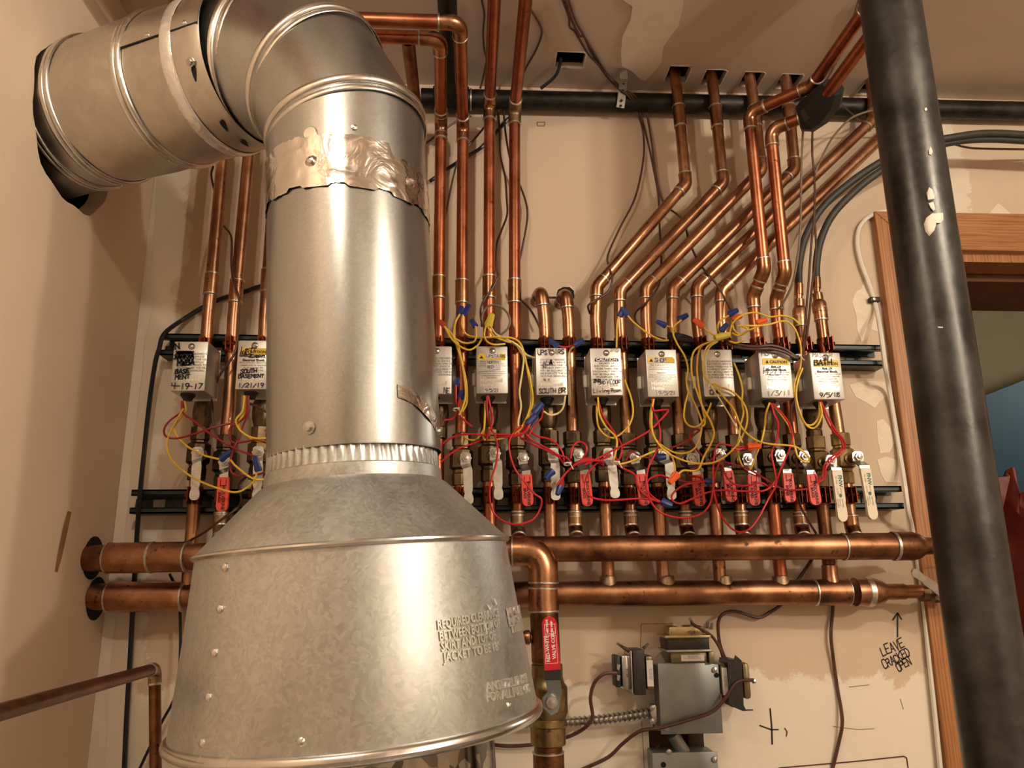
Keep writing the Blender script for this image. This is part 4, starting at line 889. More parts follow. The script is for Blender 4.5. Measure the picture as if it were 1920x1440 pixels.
# ================================================================== zone valves with metal cover boxes
NF = np.array([0, -1.0, 0])
LBL = {}
def zone_valve(lab, px4, pipe, style, hand=(), brand='Honeywell', stickers=(), screw='dome'):
    TL, TR, BR, BL = [at(x, y, .145) for x, y in px4]
    X = unit((TR-TL)+(BR-BL)); U = unit((TL-BL)+(TR-BR)); U = unit(U-X*np.dot(U, X)); W = (np.linalg.norm(TR-TL)+np.linalg.norm(BR-BL))/2; H = (np.linalg.norm(TL-BL)+np.linalg.norm(TR-BR))/2
    C = (TL+TR+BR+BL)/4; O = C-X*W/2+U*H/2                       # top-left corner of the face
    pc = at(pipe[0], pipe[1], D)
    t = thing('zone_valve', lab, 'zone valve', pc, 'motorised zone valves on the upper rail')
    mesh('valve_body', *lathe(np.array([pc[0], -D, pc[2]]), EZ, [(.0112, -.052), (.0142, -.050), (.0142, -.032), (.0128, -.030), (.0165, -.018), (.0175, -.004), (.0165, .010), (.0128, .022), (.0142, .024), (.0142, .042), (.0112, .044)], 14), 'brass_dark', t, True, 25)
    dep = .064
    bc = C+np.array([0, 1.0, 0])*(dep/2)
    cv = mesh('cover', *boxg(bc, X, NF, U, W, dep, H, .0018, 2), 'aluminium', t, True, 25)
    mesh('base_plate', *boxg(bc+np.array([0, dep/2+.002, 0]), X, NF, U, W*1.0, .003, H*1.06), 'aluminium', t, False)
    mesh('manual_lever', *boxg(bc-X*(W/2+.0035)-U*H*.08+np.array([0, .012, 0]), X, NF, U, .006, .010, .022, .001, 1), 'white_plastic', t, False)
    mesh('grommet', *lathe(bc-U*(H/2-.001)-X*W*.12+NF*.008, -U, [(.0001, .012), (.007, .012), (.010, .006), (.012, .004), (.012, 0), (.0001, 0)], 12), 'rubber', t)
    def P(u, v): return O+X*W*u-U*H*v
    sc = P(.52 if screw == 'dome' else .5, .105)
    mesh('cover_screw', *lathe(sc, NF, [(.0056, 0), (.0056, .0006), (.0040, .0022), (.0001, .0030)], 14), 'steel', t)
    def txt(name, s, u, v, size, mat, align='CENTER', off=0.0, sp=1.0, lift=.0009, par=cv, xs=1.0):
        V2, F2 = text_geo(s, size, align, off, sp); V2 = V2*np.array([xs, 1.0]); mesh(name, *place(V2, F2, P(u, v), X, U, NF, lift), mat, par, False)
    def rect(name, u0, v0, u1, v1, mat, lift=.0006, cut=0.0):
        pts = [(u0+cut, v0), (u1-cut, v0), (u1, v0+cut*.8), (u1, v1), (u0, v1), (u0, v0+cut*.8)] if cut else [(u0, v0), (u1, v0), (u1, v1), (u0, v1)]
        return mesh(name, [P(*q)+NF*lift for q in pts], [list(range(len(pts)))], mat, cv, False)
    if style == 'black':
        rect('caution_banner', .14, .215, .90, .285, 'ink', .0006, .04)
        txt('caution_text', 'CAUTION', .52, .278, .0070, 'white_ink', off=.0003, lift=.0010, xs=1.15)
        txt('printed_text', 'HAZARD OF\nELECTRICAL SHOCK\nMORE THAN ONE\nDISCONNECT SWITCH\nMAY BE REQUIRED TO\nDE-ENERGIZE THE\nDEVICE FOR SERVICING.', .52, .345, .0048, 'print_ink', sp=1.0)
    elif style == 'plain':
        txt('printed_text', 'CAUTION: HAZARD OF\nELECTRICAL SHOCK\nMORE THAN ONE DIS-\nCONNECT SWITCH\nMAY BE REQUIRED TO\nDE-ENERGIZE THE DE-\nVICE FOR SERVICING.', .14, .275, .0048, 'grey_ink', 'LEFT', sp=1.0)
    elif style == 'yellow':
        rect('caution_banner', .10, .165, .93, .305, 'yellow_label', .0006, .05)
        mesh('warning_triangle', [P(.20, .275)+NF*.001, P(.30, .275)+NF*.001, P(.25, .20)+NF*.001], [[0, 1, 2]], 'ink', cv, False)
        txt('caution_text', 'CAUTION', .60, .272, .0068, 'print_ink', off=.0002, lift=.0011)
        txt('printed_text', 'Risk Of\nElectrical Shock.', .52, .365, .0056, 'print_ink', off=.0002)
        txt('small_print', 'More than one disconnect\nswitch may be required\nto de-energize the\ndevice for servicing.', .52, .475, .0043, 'grey_ink', sp=1.0)
        txt('part_number', 'Assembled in Mexico', .55, .66, .0026, 'grey_ink')
    elif style == 'sticker':
        rect('caution_banner', .06, .165, .92, .295, 'yellow_label', .0006, .06)
        mesh('warning_triangle', [P(.10, .265)+NF*.001, P(.23, .265)+NF*.001, P(.165, .20)+NF*.001], [[0, 1, 2]], 'ink', cv, False)
        txt('printed_text', 'Risk of electrical shock.', .47, .345, .0038, 'print_ink')
        txt('small_print', 'More than one disconnect switch may be\nrequired to de-energize device for servicing.', .5, .385, .0026, 'print_ink', sp=1.35)
        txt('printed_text', 'Attention', .47, .51, .0038, 'print_ink')
        txt('small_print', "Risque de choc electrique. L'ouverture de\nplus d'un interrupteur peut etre requise pour\nmettre l'appareil hors tension\navant reparation.", .5, .55, .0026, 'print_ink', sp=1.35)
    bl_ = brand.split('\n')
    txt('brand_lettering', brand, .50 if len(bl_) == 1 else .12, .81 if len(bl_) == 1 else .76, .0088, 'emboss', 'CENTER' if len(bl_) == 1 else 'LEFT', .0002, sp=.9)
    for (u0, v0, u1, v1) in stickers: rect('sticker', u0, v0, u1, v1, 'sticker', .0012)
    for k, (s, u, v, h, lw_, mat, rot) in enumerate(hand):
        V2, F2, wd = stroke_geo(s, H*h, lw_*.8, .2, 1.0); V2 = V2*np.array([min(1.0, W*(.95-u)/max(V2[:, 0].max(), 1e-6)), 1.0]); a_ = math.radians(rot); V2 = V2 @ np.array([[math.cos(a_), math.sin(a_)], [-math.sin(a_), math.cos(a_)]])
        V2 = np.column_stack([np.clip(V2[:, 0], -.002, W*(.985-u)), V2[:, 1]])
        mesh('handwriting', *place(V2, F2, P(u, v), X, U, NF, .0015+.00008*k), mat, cv, False)
    return t
zone_valve('zone valve box with heavy black marker scribbles, nearest the left wall', [(326.7, 640), (391, 640), (383.4, 733), (318.3, 733)], (381, 770), 'plain',
  [('N', .05, .16, .12, .0026, 'ink', 12), ('XXHEHXX', .10, .27, .055, .0042, 'ink', 0), ('XAHKXA', .06, .36, .075, .0036, 'ink', 3), ('MWBA', .16, .50, .10, .0032, 'ink', 5), ('BASE', .12, .66, .085, .0022, 'ink', 4), ('MENT', .14, .78, .085, .0020, 'ink', 6), ('4-19-17', .05, .965, .11, .0019, 'ink', 0)])
zone_valve('yellow caution zone valve box reading South Basement, left of the flue', [(447, 638), (506, 638), (504, 730), (440, 730)], (492, 768), 'yellow',
  [('Left', .12, .23, .09, .0016, 'purple_ink', 0), ('Bedroom', .09, .33, .085, .0017, 'purple_ink', -3), ('SOUTH', .15, .68, .075, .0018, 'purple_ink', 3), ('BASEMENT', .09, .78, .075, .0018, 'purple_ink', 2), ('1/21/19', .10, .965, .085, .0016, 'purple_ink', 0)])
zone_valve('zone valve box half hidden behind the right edge of the flue', [(789, 649), (847.8, 649), (846, 739), (787, 739)], (824, 770), 'plain', [('NE', .76, .98, .10, .0022, 'grey_ink', 0)])
zone_valve('tan zone valve box with three white stickers reading Upstairs North Bed', [(893, 649), (952, 649), (952, 738), (893, 738)], (916, 770), 'sticker',
  [('UPSTAIRS', .335, .245, .06, .0010, 'grey_ink', 0), ('NORTH', .345, .375, .055, .0010, 'grey_ink', 0), ('BED', .345, .475, .055, .0010, 'grey_ink', 0), ('9/5/21', .28, .962, .055, .0010, 'purple_ink', 0)], 'Honeywell\nHome', [(.31, .165, .76, .265), (.31, .30, .77, .405), (.31, .405, .77, .505), (.24, .885, .70, .975)])
zone_valve('zone valve box with smudged grey handwriting Upstairs South', [(1004, 652), (1062.5, 652), (1064, 741), (1005.6, 741)], (1027, 772), 'plain',
  [('UPSTAIRS', .07, .15, .10, .0018, 'grey_ink', 2), ('XK', .22, .45, .10, .0016, 'grey_ink', 30), ('A', .44, .36, .09, .0030, 'print_ink', 0), ('N.T.', .24, .70, .05, .0011, 'grey_ink', -8), ('SOUTH BR', .08, .965, .095, .0020, 'grey_ink', 2)])
zone_valve('zone valve box with a black caution banner and handwriting Living Room', [(1105.8, 652.5), (1164, 652.5), (1169, 741.6), (1109.6, 741.6)], (1128, 773), 'black',
  [('2/10/', .66, .075, .065, .0009, 'purple_ink', -6), ('2ND', .07, .725, .06, .0017, 'ink', 0), ('3RD FLOOR', .22, .775, .065, .0010, 'purple_ink', 3), ('Living Room', .06, .945, .08, .0014, 'ink', 2)])
zone_valve('glare bright zone valve box with a Shop sticker', [(1209, 655), (1267, 655), (1274.7, 744.4), (1216, 744.4)], (1223, 775), 'sticker',
  [('SHOP', .27, .27, .075, .0014, 'grey_ink', 0), ('9/5/21', .34, .955, .07, .0011, 'grey_ink', 0)], 'Honeywell\nHome', [(.23, .19, .66, .285), (.29, .87, .73, .965)])
zone_valve('zone valve box crossed by loops of yellow wire', [(1316, 655), (1372, 655), (1379, 744), (1319, 744)], (1327, 775), 'plain',
  [('CHR', .18, .955, .085, .0022, 'grey_ink', 0)])
zone_valve('blue white zone valve box with a yellow caution banner and brown wires above', [(1421, 657), (1481, 658), (1489, 746), (1429, 746)], (1432, 776), 'yellow',
  [('HS', .10, .11, .10, .0011, 'grey_ink', 0), ('H20', .10, .50, .15, .0011, 'purple_ink', -4), ('1/3/11', .16, .965, .10, .0011, 'grey_ink', 3)])
zone_valve('zone valve box reading Master Bath, rightmost on the rail', [(1516, 661), (1574, 661), (1586, 749), (1528, 749)], (1523, 776), 'yellow',
  [('MASTER', .10, .10, .085, .0009, 'grey_ink', 0), ('BATH', .12, .28, .115, .0020, 'ink', 3), ('9/5/18', .19, .955, .085, .0014, 'ink', 2)])
# ================================================================== transformer cluster and junction boxes
def tf_frame(c, X, U, d0):                       # c pixel centre; X,U directions in the wall plane
    return at(*c, d0), X, U
def pbox(name, x0, y0, x1, y1, d0, d1, mat, par, bev=.002):
    a, b = at(x0, y0, d1), at(x1, y1, d1)
    return mesh(name, *abox(min(a[0], b[0]), max(a[0], b[0]), -d1, -d0, min(a[2], b[2]), max(a[2], b[2]), bev, 2), mat, par, True, 30)
c = at(1297, 1310, 0); t = thing('junction_box', 'grey square junction box with a screwed cover between the transformers', 'junction box', c)
pbox('box_body', 1237, 1250, 1350, 1372, .002, .052, 'grey_plate', t)
pbox('cover_plate', 1233, 1244, 1356, 1375, .053, .056, 'grey_plate', t, .0012)
for x, y in ((1340, 1256), (1250, 1364)):
    mesh('cover_screw', *lathe(at(x, y, .057), NF, [(.0048, 0), (.0045, .002), (.0001, .003)], 10), 'steel', t)
mesh('keyhole', *disc(at(1344, 1266, .0575), NF, .0040, 10), 'void', t, False)
c = at(1288, 1440, 0); t = thing('junction_box', 'lower grey junction box cut off by the bottom of the picture', 'junction box', c)
pbox('box_body', 1226, 1414, 1350, 1530, .002, .052, 'grey_plate', t)
pbox('cover_plate', 1223, 1412, 1353, 1535, .053, .056, 'grey_plate', t, .0012)
for x, y in ((1340, 1424), (1254, 1410)):
    mesh('cover_screw', *lathe(at(x, y, .057), NF, [(.0048, 0), (.0045, .002), (.0001, .003)], 10), 'steel', t)
mesh('keyhole', *disc(at(1244, 1434, .0575), NF, .0045, 10), 'void', t, False)
mesh('nipple', *sweep([at(1262, 1378, .03), at(1283, 1412, .03)], .011, 16), 'grey_plate', t)
jm = (jh0+jh1)/2
mesh('hole_board', *abox(jh0[0]-.01, jh1[0]+.01, .10, .115, jh1[2]-.01, jh0[2]+.01), 'dark_wood', wall_back, False)
def terminals(name, pts, par, mat='steel'):
    for q in pts: mesh(name, *strip([at(*q[0]), at(*q[1])], [.006, .004], .0012), mat, par, False)
# top transformer
c = at(1290, 1240, 0); t = thing('transformer', 'transformer standing on top of the junction box with a brassy upper cap', 'transformer', c)
pbox('upper_cap', 1253, 1174, 1322, 1197, .022, .062, 'zinc_yellow', t, .006); pbox('cap_flange', 1247, 1192, 1333, 1196, .012, .070, 'zinc_yellow', t, .001)
pbox('laminated_core', 1251, 1196, 1331, 1220, .015, .066, 'lamination', t, .001); pbox('lower_cap', 1256, 1221, 1328, 1243, .020, .062, 'olive_zinc', t, .005); pbox('cap_flange', 1250, 1219, 1335, 1222, .012, .070, 'steel', t, .0008)
lb = pbox('rating_label', 1277, 1228, 1321, 1239, .0622, .0628, 'paper', t, 0); pbox('side_bracket', 1329, 1222, 1340, 1244, .03, .066, 'olive_zinc', t, .001)
V2, F2 = text_geo('973R', .0068, 'CENTER'); mesh('date_code', *place(V2, F2, at(1297, 1188, .0622), EX, EZ, NF), 'print_ink', t, False)
V2, F2 = text_geo('PRI 120V 60HZ\nSEC 24V 40VA CLASS 2', .0028, 'CENTER'); mesh('small_print', *place(V2, F2, at(1299, 1232, .0632), EX, EZ, NF, .0003), 'grey_ink', lb, False)
terminals('terminal', [((1300, 1173, .05), (1293, 1158, .055)), ((1326, 1178, .05), (1327, 1166, .055)), ((1333, 1180, .05), (1335, 1168, .055)), ((1262, 1173, .05), (1280, 1169, .055))], t)
# left transformer
c = at(1190, 1262, 0); t = thing('transformer', 'transformer on the left side of the junction box with a chrome cap', 'transformer', c)
pbox('label_cap', 1210, 1230, 1228, 1294, .020, .060, 'olive_zinc', t, .004); lb = pbox('rating_label', 1212, 1238, 1226, 1287, .0602, .0608, 'paper', t, 0)
pbox('laminated_core', 1186, 1219, 1212, 1303, .015, .066, 'lamination', t, .001); pbox('outer_cap', 1164, 1228, 1186, 1295, .020, .060, 'steel', t, .006); pbox('cap_flange', 1183, 1220, 1187, 1302, .012, .069, 'steel', t, .0008)
pbox('terminal_block', 1153, 1230, 1165, 1289, .022, .056, 'rubber', t, .002)
V2, F2 = text_geo('973R', .0068, 'CENTER'); mesh('date_code', *place(V2, F2, at(1173, 1262, .0602), -EZ, EX, NF), 'print_ink', t, False)
V2, F2 = text_geo('PRI 120V 60HZ\nSEC 24V 40VA', .0028, 'CENTER'); mesh('small_print', *place(V2, F2, at(1221, 1264, .0612), -EZ, EX, NF, .0003), 'grey_ink', lb, False)
terminals('terminal', [((1186, 1224, .05), (1170, 1213, .06)), ((1180, 1222, .045), (1157, 1206, .06)), ((1206, 1216, .05), (1216, 1206, .055)), ((1160, 1246, .056), (1159, 1256, .062)), ((1160, 1266, .056), (1159, 1276, .062))], t)
# right transformer
c = at(1382, 1280, 0); t = thing('transformer', 'transformer on the right side of the junction box with dark bracket ears', 'transformer', c)
pbox('label_cap', 1350, 1246, 1368, 1304, .020, .060, 'olive_zinc', t, .004); lb = pbox('rating_label', 1353, 1252, 1366, 1303, .0602, .0608, 'paper', t, 0)
pbox('laminated_core', 1366, 1238, 1392, 1326, .015, .066, 'lamination', t, .001); pbox('outer_cap', 1391, 1243, 1411, 1312, .020, .060, 'olive_zinc', t, .006)
mesh('mounting_bracket', *prism([at(x, y, .069) for x, y in ((1346, 1240), (1358, 1228), (1366, 1236), (1375, 1239), (1378, 1228), (1390, 1238), (1394, 1322), (1398, 1330), (1412, 1330), (1412, 1332), (1392, 1333), (1366, 1322), (1364, 1242))], NF, .0012), 'lamination', t, False)
V2, F2 = text_geo('PRI 120V 60HZ\nSEC 24V 40VA', .0028, 'CENTER'); mesh('small_print', *place(V2, F2, at(1361, 1278, .0612), -EZ, EX, NF, .0003), 'grey_ink', lb, False)
mesh('terminal_screw', *lathe(at(1411, 1277, .050), EX, [(.004, 0), (.004, .004), (.0001, .005)], 8), 'steel', t)
# armoured cable
S = spline([at(860, 1352, .03), at(960, 1356, .03), at(1060, 1354, .03), at(1140, 1348, .032), at(1222, 1336, .034)], 8); L = cum(S); n_ = int(L[-1]/.0016)
P_ = np.array([[np.interp(s, L, S[:, k]) for k in range(3)] for s in np.linspace(0, L[-1], n_)]); R_ = .0078+.0014*np.cos(np.arange(n_)*2*math.pi/5)
t = thing('armoured_cable', 'spiral armoured steel cable running left from the junction box', 'cable', S[0]); mesh('spiral_sheath', *sweep(P_, R_, 12), 'steel', t)
mesh('clamp_connector', *boxg(at(1224, 1341, .045), EX, NF, EZ, .010, .022, .036, .004, 2), 'steel', t)
for y in (1327, 1352): mesh('clamp_screw', *lathe(at(1223, y, .057), NF, [(.0045, 0), (.004, .002), (.0001, .003)], 10), 'steel', t)
# ================================================================== wires, cables and nuts
WN = [0]
def wire(lab, pts, col='yellow_wire', r=.0017, d=None, name='wire', cat='wire', group=None, k=5):
    WN[0] += 1; base = d if d is not None else .128+.0035*(WN[0] % 6)
    P_ = np.array([at(q[0], q[1], q[2] if len(q) > 2 else base+.004*math.sin(i*1.7+WN[0])) for i, q in enumerate(pts)])
    return tag(mesh(name, *sweep(spline(P_, k), r, 7), col), lab, cat, group)
YG, RG, BG = 'yellow control wires', 'red control wires', 'brown thermostat wires'
def Y(lab, pts, col='yellow_wire', d=None, r=.0017): wire(lab, pts, col, r, d, 'control_wire', 'wire', YG)
def R(lab, pts, col='red_wire', d=None, r=.0017): wire(lab, pts, col, r, d, 'control_wire', 'wire', RG)
def B(lab, pts, col='brown_wire', d=.02, r=.0021): wire(lab, pts, col, r, d, 'thermostat_wire', 'wire', BG)
# --- left of the flue
Y('yellow wire from the leftmost box looping over its valve stem', [(346, 752), (348, 770), (338, 785), (327, 800), (332, 817), (350, 836), (367, 846), (386, 855), (411, 861)])
Y('long yellow wire sagging across the leftmost levers', [(344, 766), (329, 792), (317, 815), (313, 836), (321, 860), (341, 881), (370, 900), (410, 916), (441, 923), (462, 915), (477, 900), (483, 882)], d=.138)
R('red wire looping left under the leftmost box', [(342, 752), (342, 770), (319, 788), (308, 804), (311, 818), (330, 822), (360, 815), (395, 803), (428, 795), (441, 798)], 'maroon_wire')
R('red wire running down from the leftmost box toward the flue', [(341, 752), (343, 774), (366, 791), (391, 811), (420, 830), (450, 845), (477, 855)], 'maroon_wire')
Y('yellow wire from the South Basement box curving behind the flue', [(458, 742), (455, 770), (443, 786), (446, 801), (460, 815), (480, 822), (508, 821)])
Y('second yellow wire from the South Basement box curving behind the flue', [(462, 742), (459, 774), (448, 791), (453, 808), (470, 822), (490, 829), (509, 827)])
R('red wire from the South Basement box looping under the blue nuts', [(466, 742), (465, 775), (455, 800), (450, 821), (440, 836), (433, 860), (432, 880), (441, 890), (465, 892), (490, 888), (508, 879)], 'maroon_wire')
R('short red loop beside the second pipe left of the flue', [(463, 742), (462, 776), (450, 790), (433, 800), (430, 815), (437, 830), (460, 828), (482, 825), (508, 834)], 'maroon_wire')
Y('short yellow wire hanging from the left blue nut to the flue', [(432, 862), (440, 872), (452, 882), (466, 893), (480, 899), (506, 899)])
B('brown wire crossing the front of the second pipe left of the flue', [(420, 424, .03), (434, 446, .06), (434, 500, .075), (440, 532, .08), (448, 565, .08), (446, 620, .085), (440, 662, .09), (412, 704, .09), (398, 742, .08), (400, 790, .08), (410, 826, .08)], d=.08)
B('short brown wire above the leftmost pipe under the duct', [(400, 312), (396, 328), (402, 358)])
B('thin brown wire behind the lower left pipes', [(340, 1022, .06), (380, 1000, .085), (410, 978, .1), (445, 952, .09), (452, 935, .06), (448, 912, .04), (460, 895, .03), (480, 888, .03)])
B('short brown wire leaving the South Basement box to the flue', [(461, 757, .11), (475, 759, .11), (506, 776, .11)])
wire('black cable rising along the left wall corner to the flue', [(500, 533, .012), (452, 549, .012), (400, 566, .012), (345, 598, .014), (308, 626, .05), (298, 655, .052), (291, 680, .05), (282, 740, .045), (275, 800, .045), (270, 850, .047), (263, 920, .05), (257, 1000, .03), (250, 1120, .02), (243, 1250, .015), (237, 1350, .013), (232, 1470, .012)], 'black_cable', .0042, None, 'power_cable', 'cable')
wire('thin dark cable behind the lower left of the hood', [(318, 1076, .02), (335, 1120, .02), (338, 1220, .02), (330, 1300, .02), (300, 1360, .02), (260, 1445, .02)], 'black_cable', .0024, None, 'power_cable', 'cable')
# --- wires above the boxes, right of the flue
Y('yellow wire from the red nut sweeping down past the half hidden box', [(833, 612), (848, 628), (857, 650), (866, 681), (871, 712), (873, 742), (867, 765), (861, 778)])
Y('yellow wire from the red nut curling under itself above the stickered box', [(835, 614), (846, 634), (862, 649), (880, 656), (895, 648), (903, 636)])
Y('yellow wire hanging straight right of the half hidden box', [(860, 650), (869, 690), (875, 722), (875, 755), (867, 772)])
Y('yellow wire from the left blue nut beside the flue', [(862, 589), (854, 605), (851, 629), (860, 646)])
Y('long yellow wire from the blue nut pair across to the stub pipes', [(868, 590), (866, 609), (875, 627), (897, 632), (940, 632), (964, 635), (977, 646), (984, 667), (990, 700), (996, 735), (993, 768), (976, 803), (948, 820), (916, 825), (906, 820), (908, 800), (910, 752)])
Y('pale wire hanging between the stickered box and the smudged box', [(960, 640), (978, 655), (982, 672), (979, 700), (974, 735), (977, 762), (972, 790), (972, 800)], 'pale_wire')
Y('yellow wire from the yellow nut sagging over the stickered box', [(911, 610), (908, 628), (913, 640), (926, 646), (947, 645)], d=.15)
Y('yellow wire from the yellow nut swinging right and down', [(914, 612), (926, 630), (946, 639), (966, 646), (980, 666), (990, 692), (996, 722), (999, 752), (990, 785), (973, 808)], d=.136)
Y('yellow wire from the yellow nut toward the smudged box', [(921, 614), (932, 628), (958, 640), (975, 650), (987, 665), (1003, 671)], 'pale_wire', .13)
Y('short yellow wire under the blue nut left of the yellow nut', [(892, 612), (893, 629), (888, 641), (870, 643), (852, 634)])
wire('brown and white wire looping over the yellow nut', [(903, 612, .1), (904, 592, .1), (911, 578, .1), (923, 572, .1), (938, 575, .1), (951, 586, .1), (956, 601, .1), (952, 616, .1), (940, 627, .1)], 'taupe_wire', .0021, None, 'thermostat_wire', 'wire', BG)
Y('yellow wire behind the stickered box reaching its valve', [(909, 742), (909, 790), (905, 809), (892, 824), (876, 823), (868, 814)], d=.118)
R('red wire from the stickered box twisting down', [(913, 742), (914, 778), (920, 798), (926, 812), (946, 815), (975, 814), (990, 801), (997, 786)])
R('second red wire from the stickered box twisting down', [(915, 742), (920, 765), (924, 790), (916, 810), (912, 826)])
R('long red wire leaving the flue edge across three pipes', [(828, 833), (850, 819), (880, 814), (920, 816), (958, 819), (984, 811), (995, 792), (1004, 776)], d=.142)
R('red wire leaving the flue edge lower down', [(826, 868), (842, 853), (862, 840), (886, 832), (912, 821)])
R('red wire pair hanging below the two blue nuts beside the flue', [(855, 722), (855, 748), (858, 768), (850, 784), (832, 788)])
R('red wire hanging straight below the lower blue nut by the flue', [(862, 745), (860, 765), (868, 785), (885, 800)])
R('big red loop hanging below the second and third levers', [(927, 813), (933, 838), (930, 870), (921, 900), (918, 930), (925, 960), (945, 978), (970, 983), (998, 975), (1012, 956), (1015, 936), (1001, 925), (985, 905), (966, 880), (956, 850), (955, 828), (963, 812), (978, 799)], d=.145)
R('red wire from the smudged box across to the tied bundle', [(986, 814), (1000, 827), (1030, 843), (1047, 853), (1062, 858), (1072, 868)])
R('second red wire from the smudged box across to the tied bundle', [(978, 822), (1000, 834), (1028, 846), (1048, 857), (1058, 872)])
R('red wire arching over the smudged box valve', [(993, 808), (1008, 818), (1032, 824), (1047, 836), (1056, 852), (1058, 870)])
R('red wire from the upper blue nut below the smudged box', [(1002, 776), (990, 790), (979, 808), (977, 822), (990, 818), (1001, 800), (1016, 782), (1018, 765)])
R('small red loop above the lever beside the tied bundle', [(1070, 860), (1074, 838), (1084, 829), (1096, 832), (1100, 844), (1093, 860)])
for k_ in range(5):
    R(['uppermost', 'second', 'third', 'fourth', 'lowest'][k_]+' red wire of the tied bundle', [(1132, 872-2*k_), (1108, 860+k_), (1090-2*k_, 862+k_*2), (1070-2*k_, 878+2*k_), (1056-2*k_, 896+2*k_), (1050-k_*3+6, 914-k_)], d=.136+.004*k_)
Y('pale wire hanging from the smudged box to its blue nut', [(1060, 742), (1056, 764), (1046, 775), (1031, 778), (1019, 771)], 'pale_wire')
R('short red wire between the two blue nuts above the smudged box', [(1045, 648), (1060, 651), (1076, 647)], d=.11)
Y('pale wire from the blue nut down beside the smudged box', [(1076, 649), (1068, 660), (1066, 690), (1067, 730), (1067, 760)], 'pale_wire', .09)
# --- black banner box and right
Y('yellow wire looping wide under the black banner box', [(1119, 745), (1119, 780), (1123, 802), (1135, 816), (1150, 821), (1166, 812), (1181, 795), (1187, 772), (1183, 745), (1171, 712)], d=.12)
Y('yellow wire from the black banner box to the blue nut right of it', [(1121, 745), (1124, 776), (1136, 800), (1151, 815), (1157, 828), (1154, 850), (1151, 865), (1161, 870), (1183, 865), (1215, 851), (1238, 843), (1256, 851), (1264, 868), (1266, 886)], d=.145)
R('red wire from the black banner box down to the bundle', [(1121, 748), (1130, 778), (1143, 798), (1154, 815), (1156, 835), (1151, 852), (1160, 862), (1166, 840), (1160, 822)])
R('red wire rising diagonally to the right of the black banner box', [(1096, 872), (1120, 860), (1150, 844), (1186, 826), (1217, 808), (1236, 790), (1253, 770), (1240, 769), (1226, 770), (1222, 760)], d=.152)
R('red wire from the Shop box winding down into the large loop', [(1222, 748), (1226, 772), (1234, 790), (1238, 812), (1236, 832), (1228, 852), (1216, 876), (1212, 905), (1216, 930), (1231, 955), (1256, 968), (1285, 971), (1314, 964), (1331, 945), (1337, 915), (1337, 880), (1341, 845), (1348, 833), (1362, 834), (1382, 838), (1402, 837)], d=.15)
Y('yellow wire from the Shop box swinging below and up to the crossed box', [(1224, 748), (1219, 788), (1225, 818), (1246, 839), (1271, 850), (1296, 846), (1310, 828), (1316, 796), (1311, 776), (1303, 758), (1295, 742), (1290, 732), (1287, 712), (1290, 692), (1284, 668), (1270, 645), (1262, 625), (1265, 611), (1278, 600)], d=.132)
Y('long yellow sag from the Shop box across to the crossed box', [(1226, 748), (1222, 775), (1224, 812), (1241, 840), (1266, 857), (1300, 868), (1335, 868), (1361, 855), (1385, 830), (1399, 800), (1401, 776), (1394, 756), (1376, 736), (1350, 725), (1338, 719)], d=.156)
Y('yellow wire down from the yellow knot to the orange nut', [(1336, 640), (1314, 648), (1299, 664), (1297, 700), (1308, 738), (1320, 768), (1331, 787), (1339, 811), (1333, 832), (1320, 856), (1311, 878), (1300, 883), (1282, 882), (1272, 889)], d=.157)
Y('small yellow loop under the crossed box', [(1291, 735), (1284, 762), (1283, 785), (1292, 798), (1306, 800), (1318, 790), (1330, 765), (1333, 756)], d=.138)
Y('yellow wire across the face of the crossed box', [(1342, 640), (1325, 652), (1318, 682), (1323, 710), (1341, 724), (1355, 742), (1376, 768), (1390, 800), (1412, 822), (1440, 832), (1485, 836), (1501, 843), (1514, 854), (1517, 863), (1508, 866), (1496, 856), (1490, 836)], d=.158)
Y('yellow wire hanging left of the crossed box', [(1340, 638), (1313, 652), (1307, 690), (1311, 730), (1316, 760), (1322, 790), (1318, 800)], d=.153)
Y('thin yellow wire along the left edge of the crossed box', [(1346, 640), (1328, 655), (1324, 690), (1334, 724), (1352, 752), (1372, 785), (1384, 808), (1392, 830)], 'pale_wire', .162, .0012)
Y('yellow wire at the right edge of the crossed box', [(1376, 680), (1386, 705), (1392, 730), (1391, 756), (1394, 775), (1388, 800), (1384, 845), (1390, 870), (1400, 880), (1408, 878), (1418, 852), (1427, 830), (1434, 800), (1436, 776), (1443, 755)], d=.13)
Y('yellow wire from the caution box over the last red levers', [(1447, 756), (1460, 772), (1477, 795), (1486, 816), (1489, 836)], d=.13)
R('red wire from the caution box into the lowest loop', [(1446, 756), (1452, 777), (1459, 796), (1456, 825), (1447, 850), (1452, 880), (1455, 908), (1441, 935), (1421, 973), (1402, 994), (1380, 996), (1358, 976), (1343, 942), (1338, 906), (1345, 876), (1358, 856), (1376, 846), (1402, 839)], d=.147)
R('red wire from the caution box sweeping left below the levers', [(1449, 757), (1470, 780), (1482, 800), (1486, 820), (1479, 845), (1466, 875), (1455, 900), (1436, 919), (1400, 921), (1342, 920), (1301, 934), (1276, 944), (1261, 938), (1262, 925), (1281, 910), (1305, 905), (1324, 902)], d=.14)
R('red wire crossing the last three red levers', [(1358, 866), (1400, 878), (1430, 895), (1455, 911), (1477, 919), (1514, 917)], 'maroon_wire', .128)
R('short red curve over the third red lever from the right', [(1354, 868), (1360, 890), (1376, 907), (1396, 911), (1425, 905), (1440, 912)], 'red_wire', .134)
R('red wire arching left over a red lever into the lower blue nut', [(1256, 897), (1237, 891), (1217, 899), (1212, 915), (1223, 931), (1242, 943)], d=.131)
R('long low red wire from the lower blue nut to the left bundle', [(1242, 941), (1200, 935), (1140, 938), (1105, 930), (1097, 908), (1104, 885), (1122, 866), (1146, 853)], d=.143)
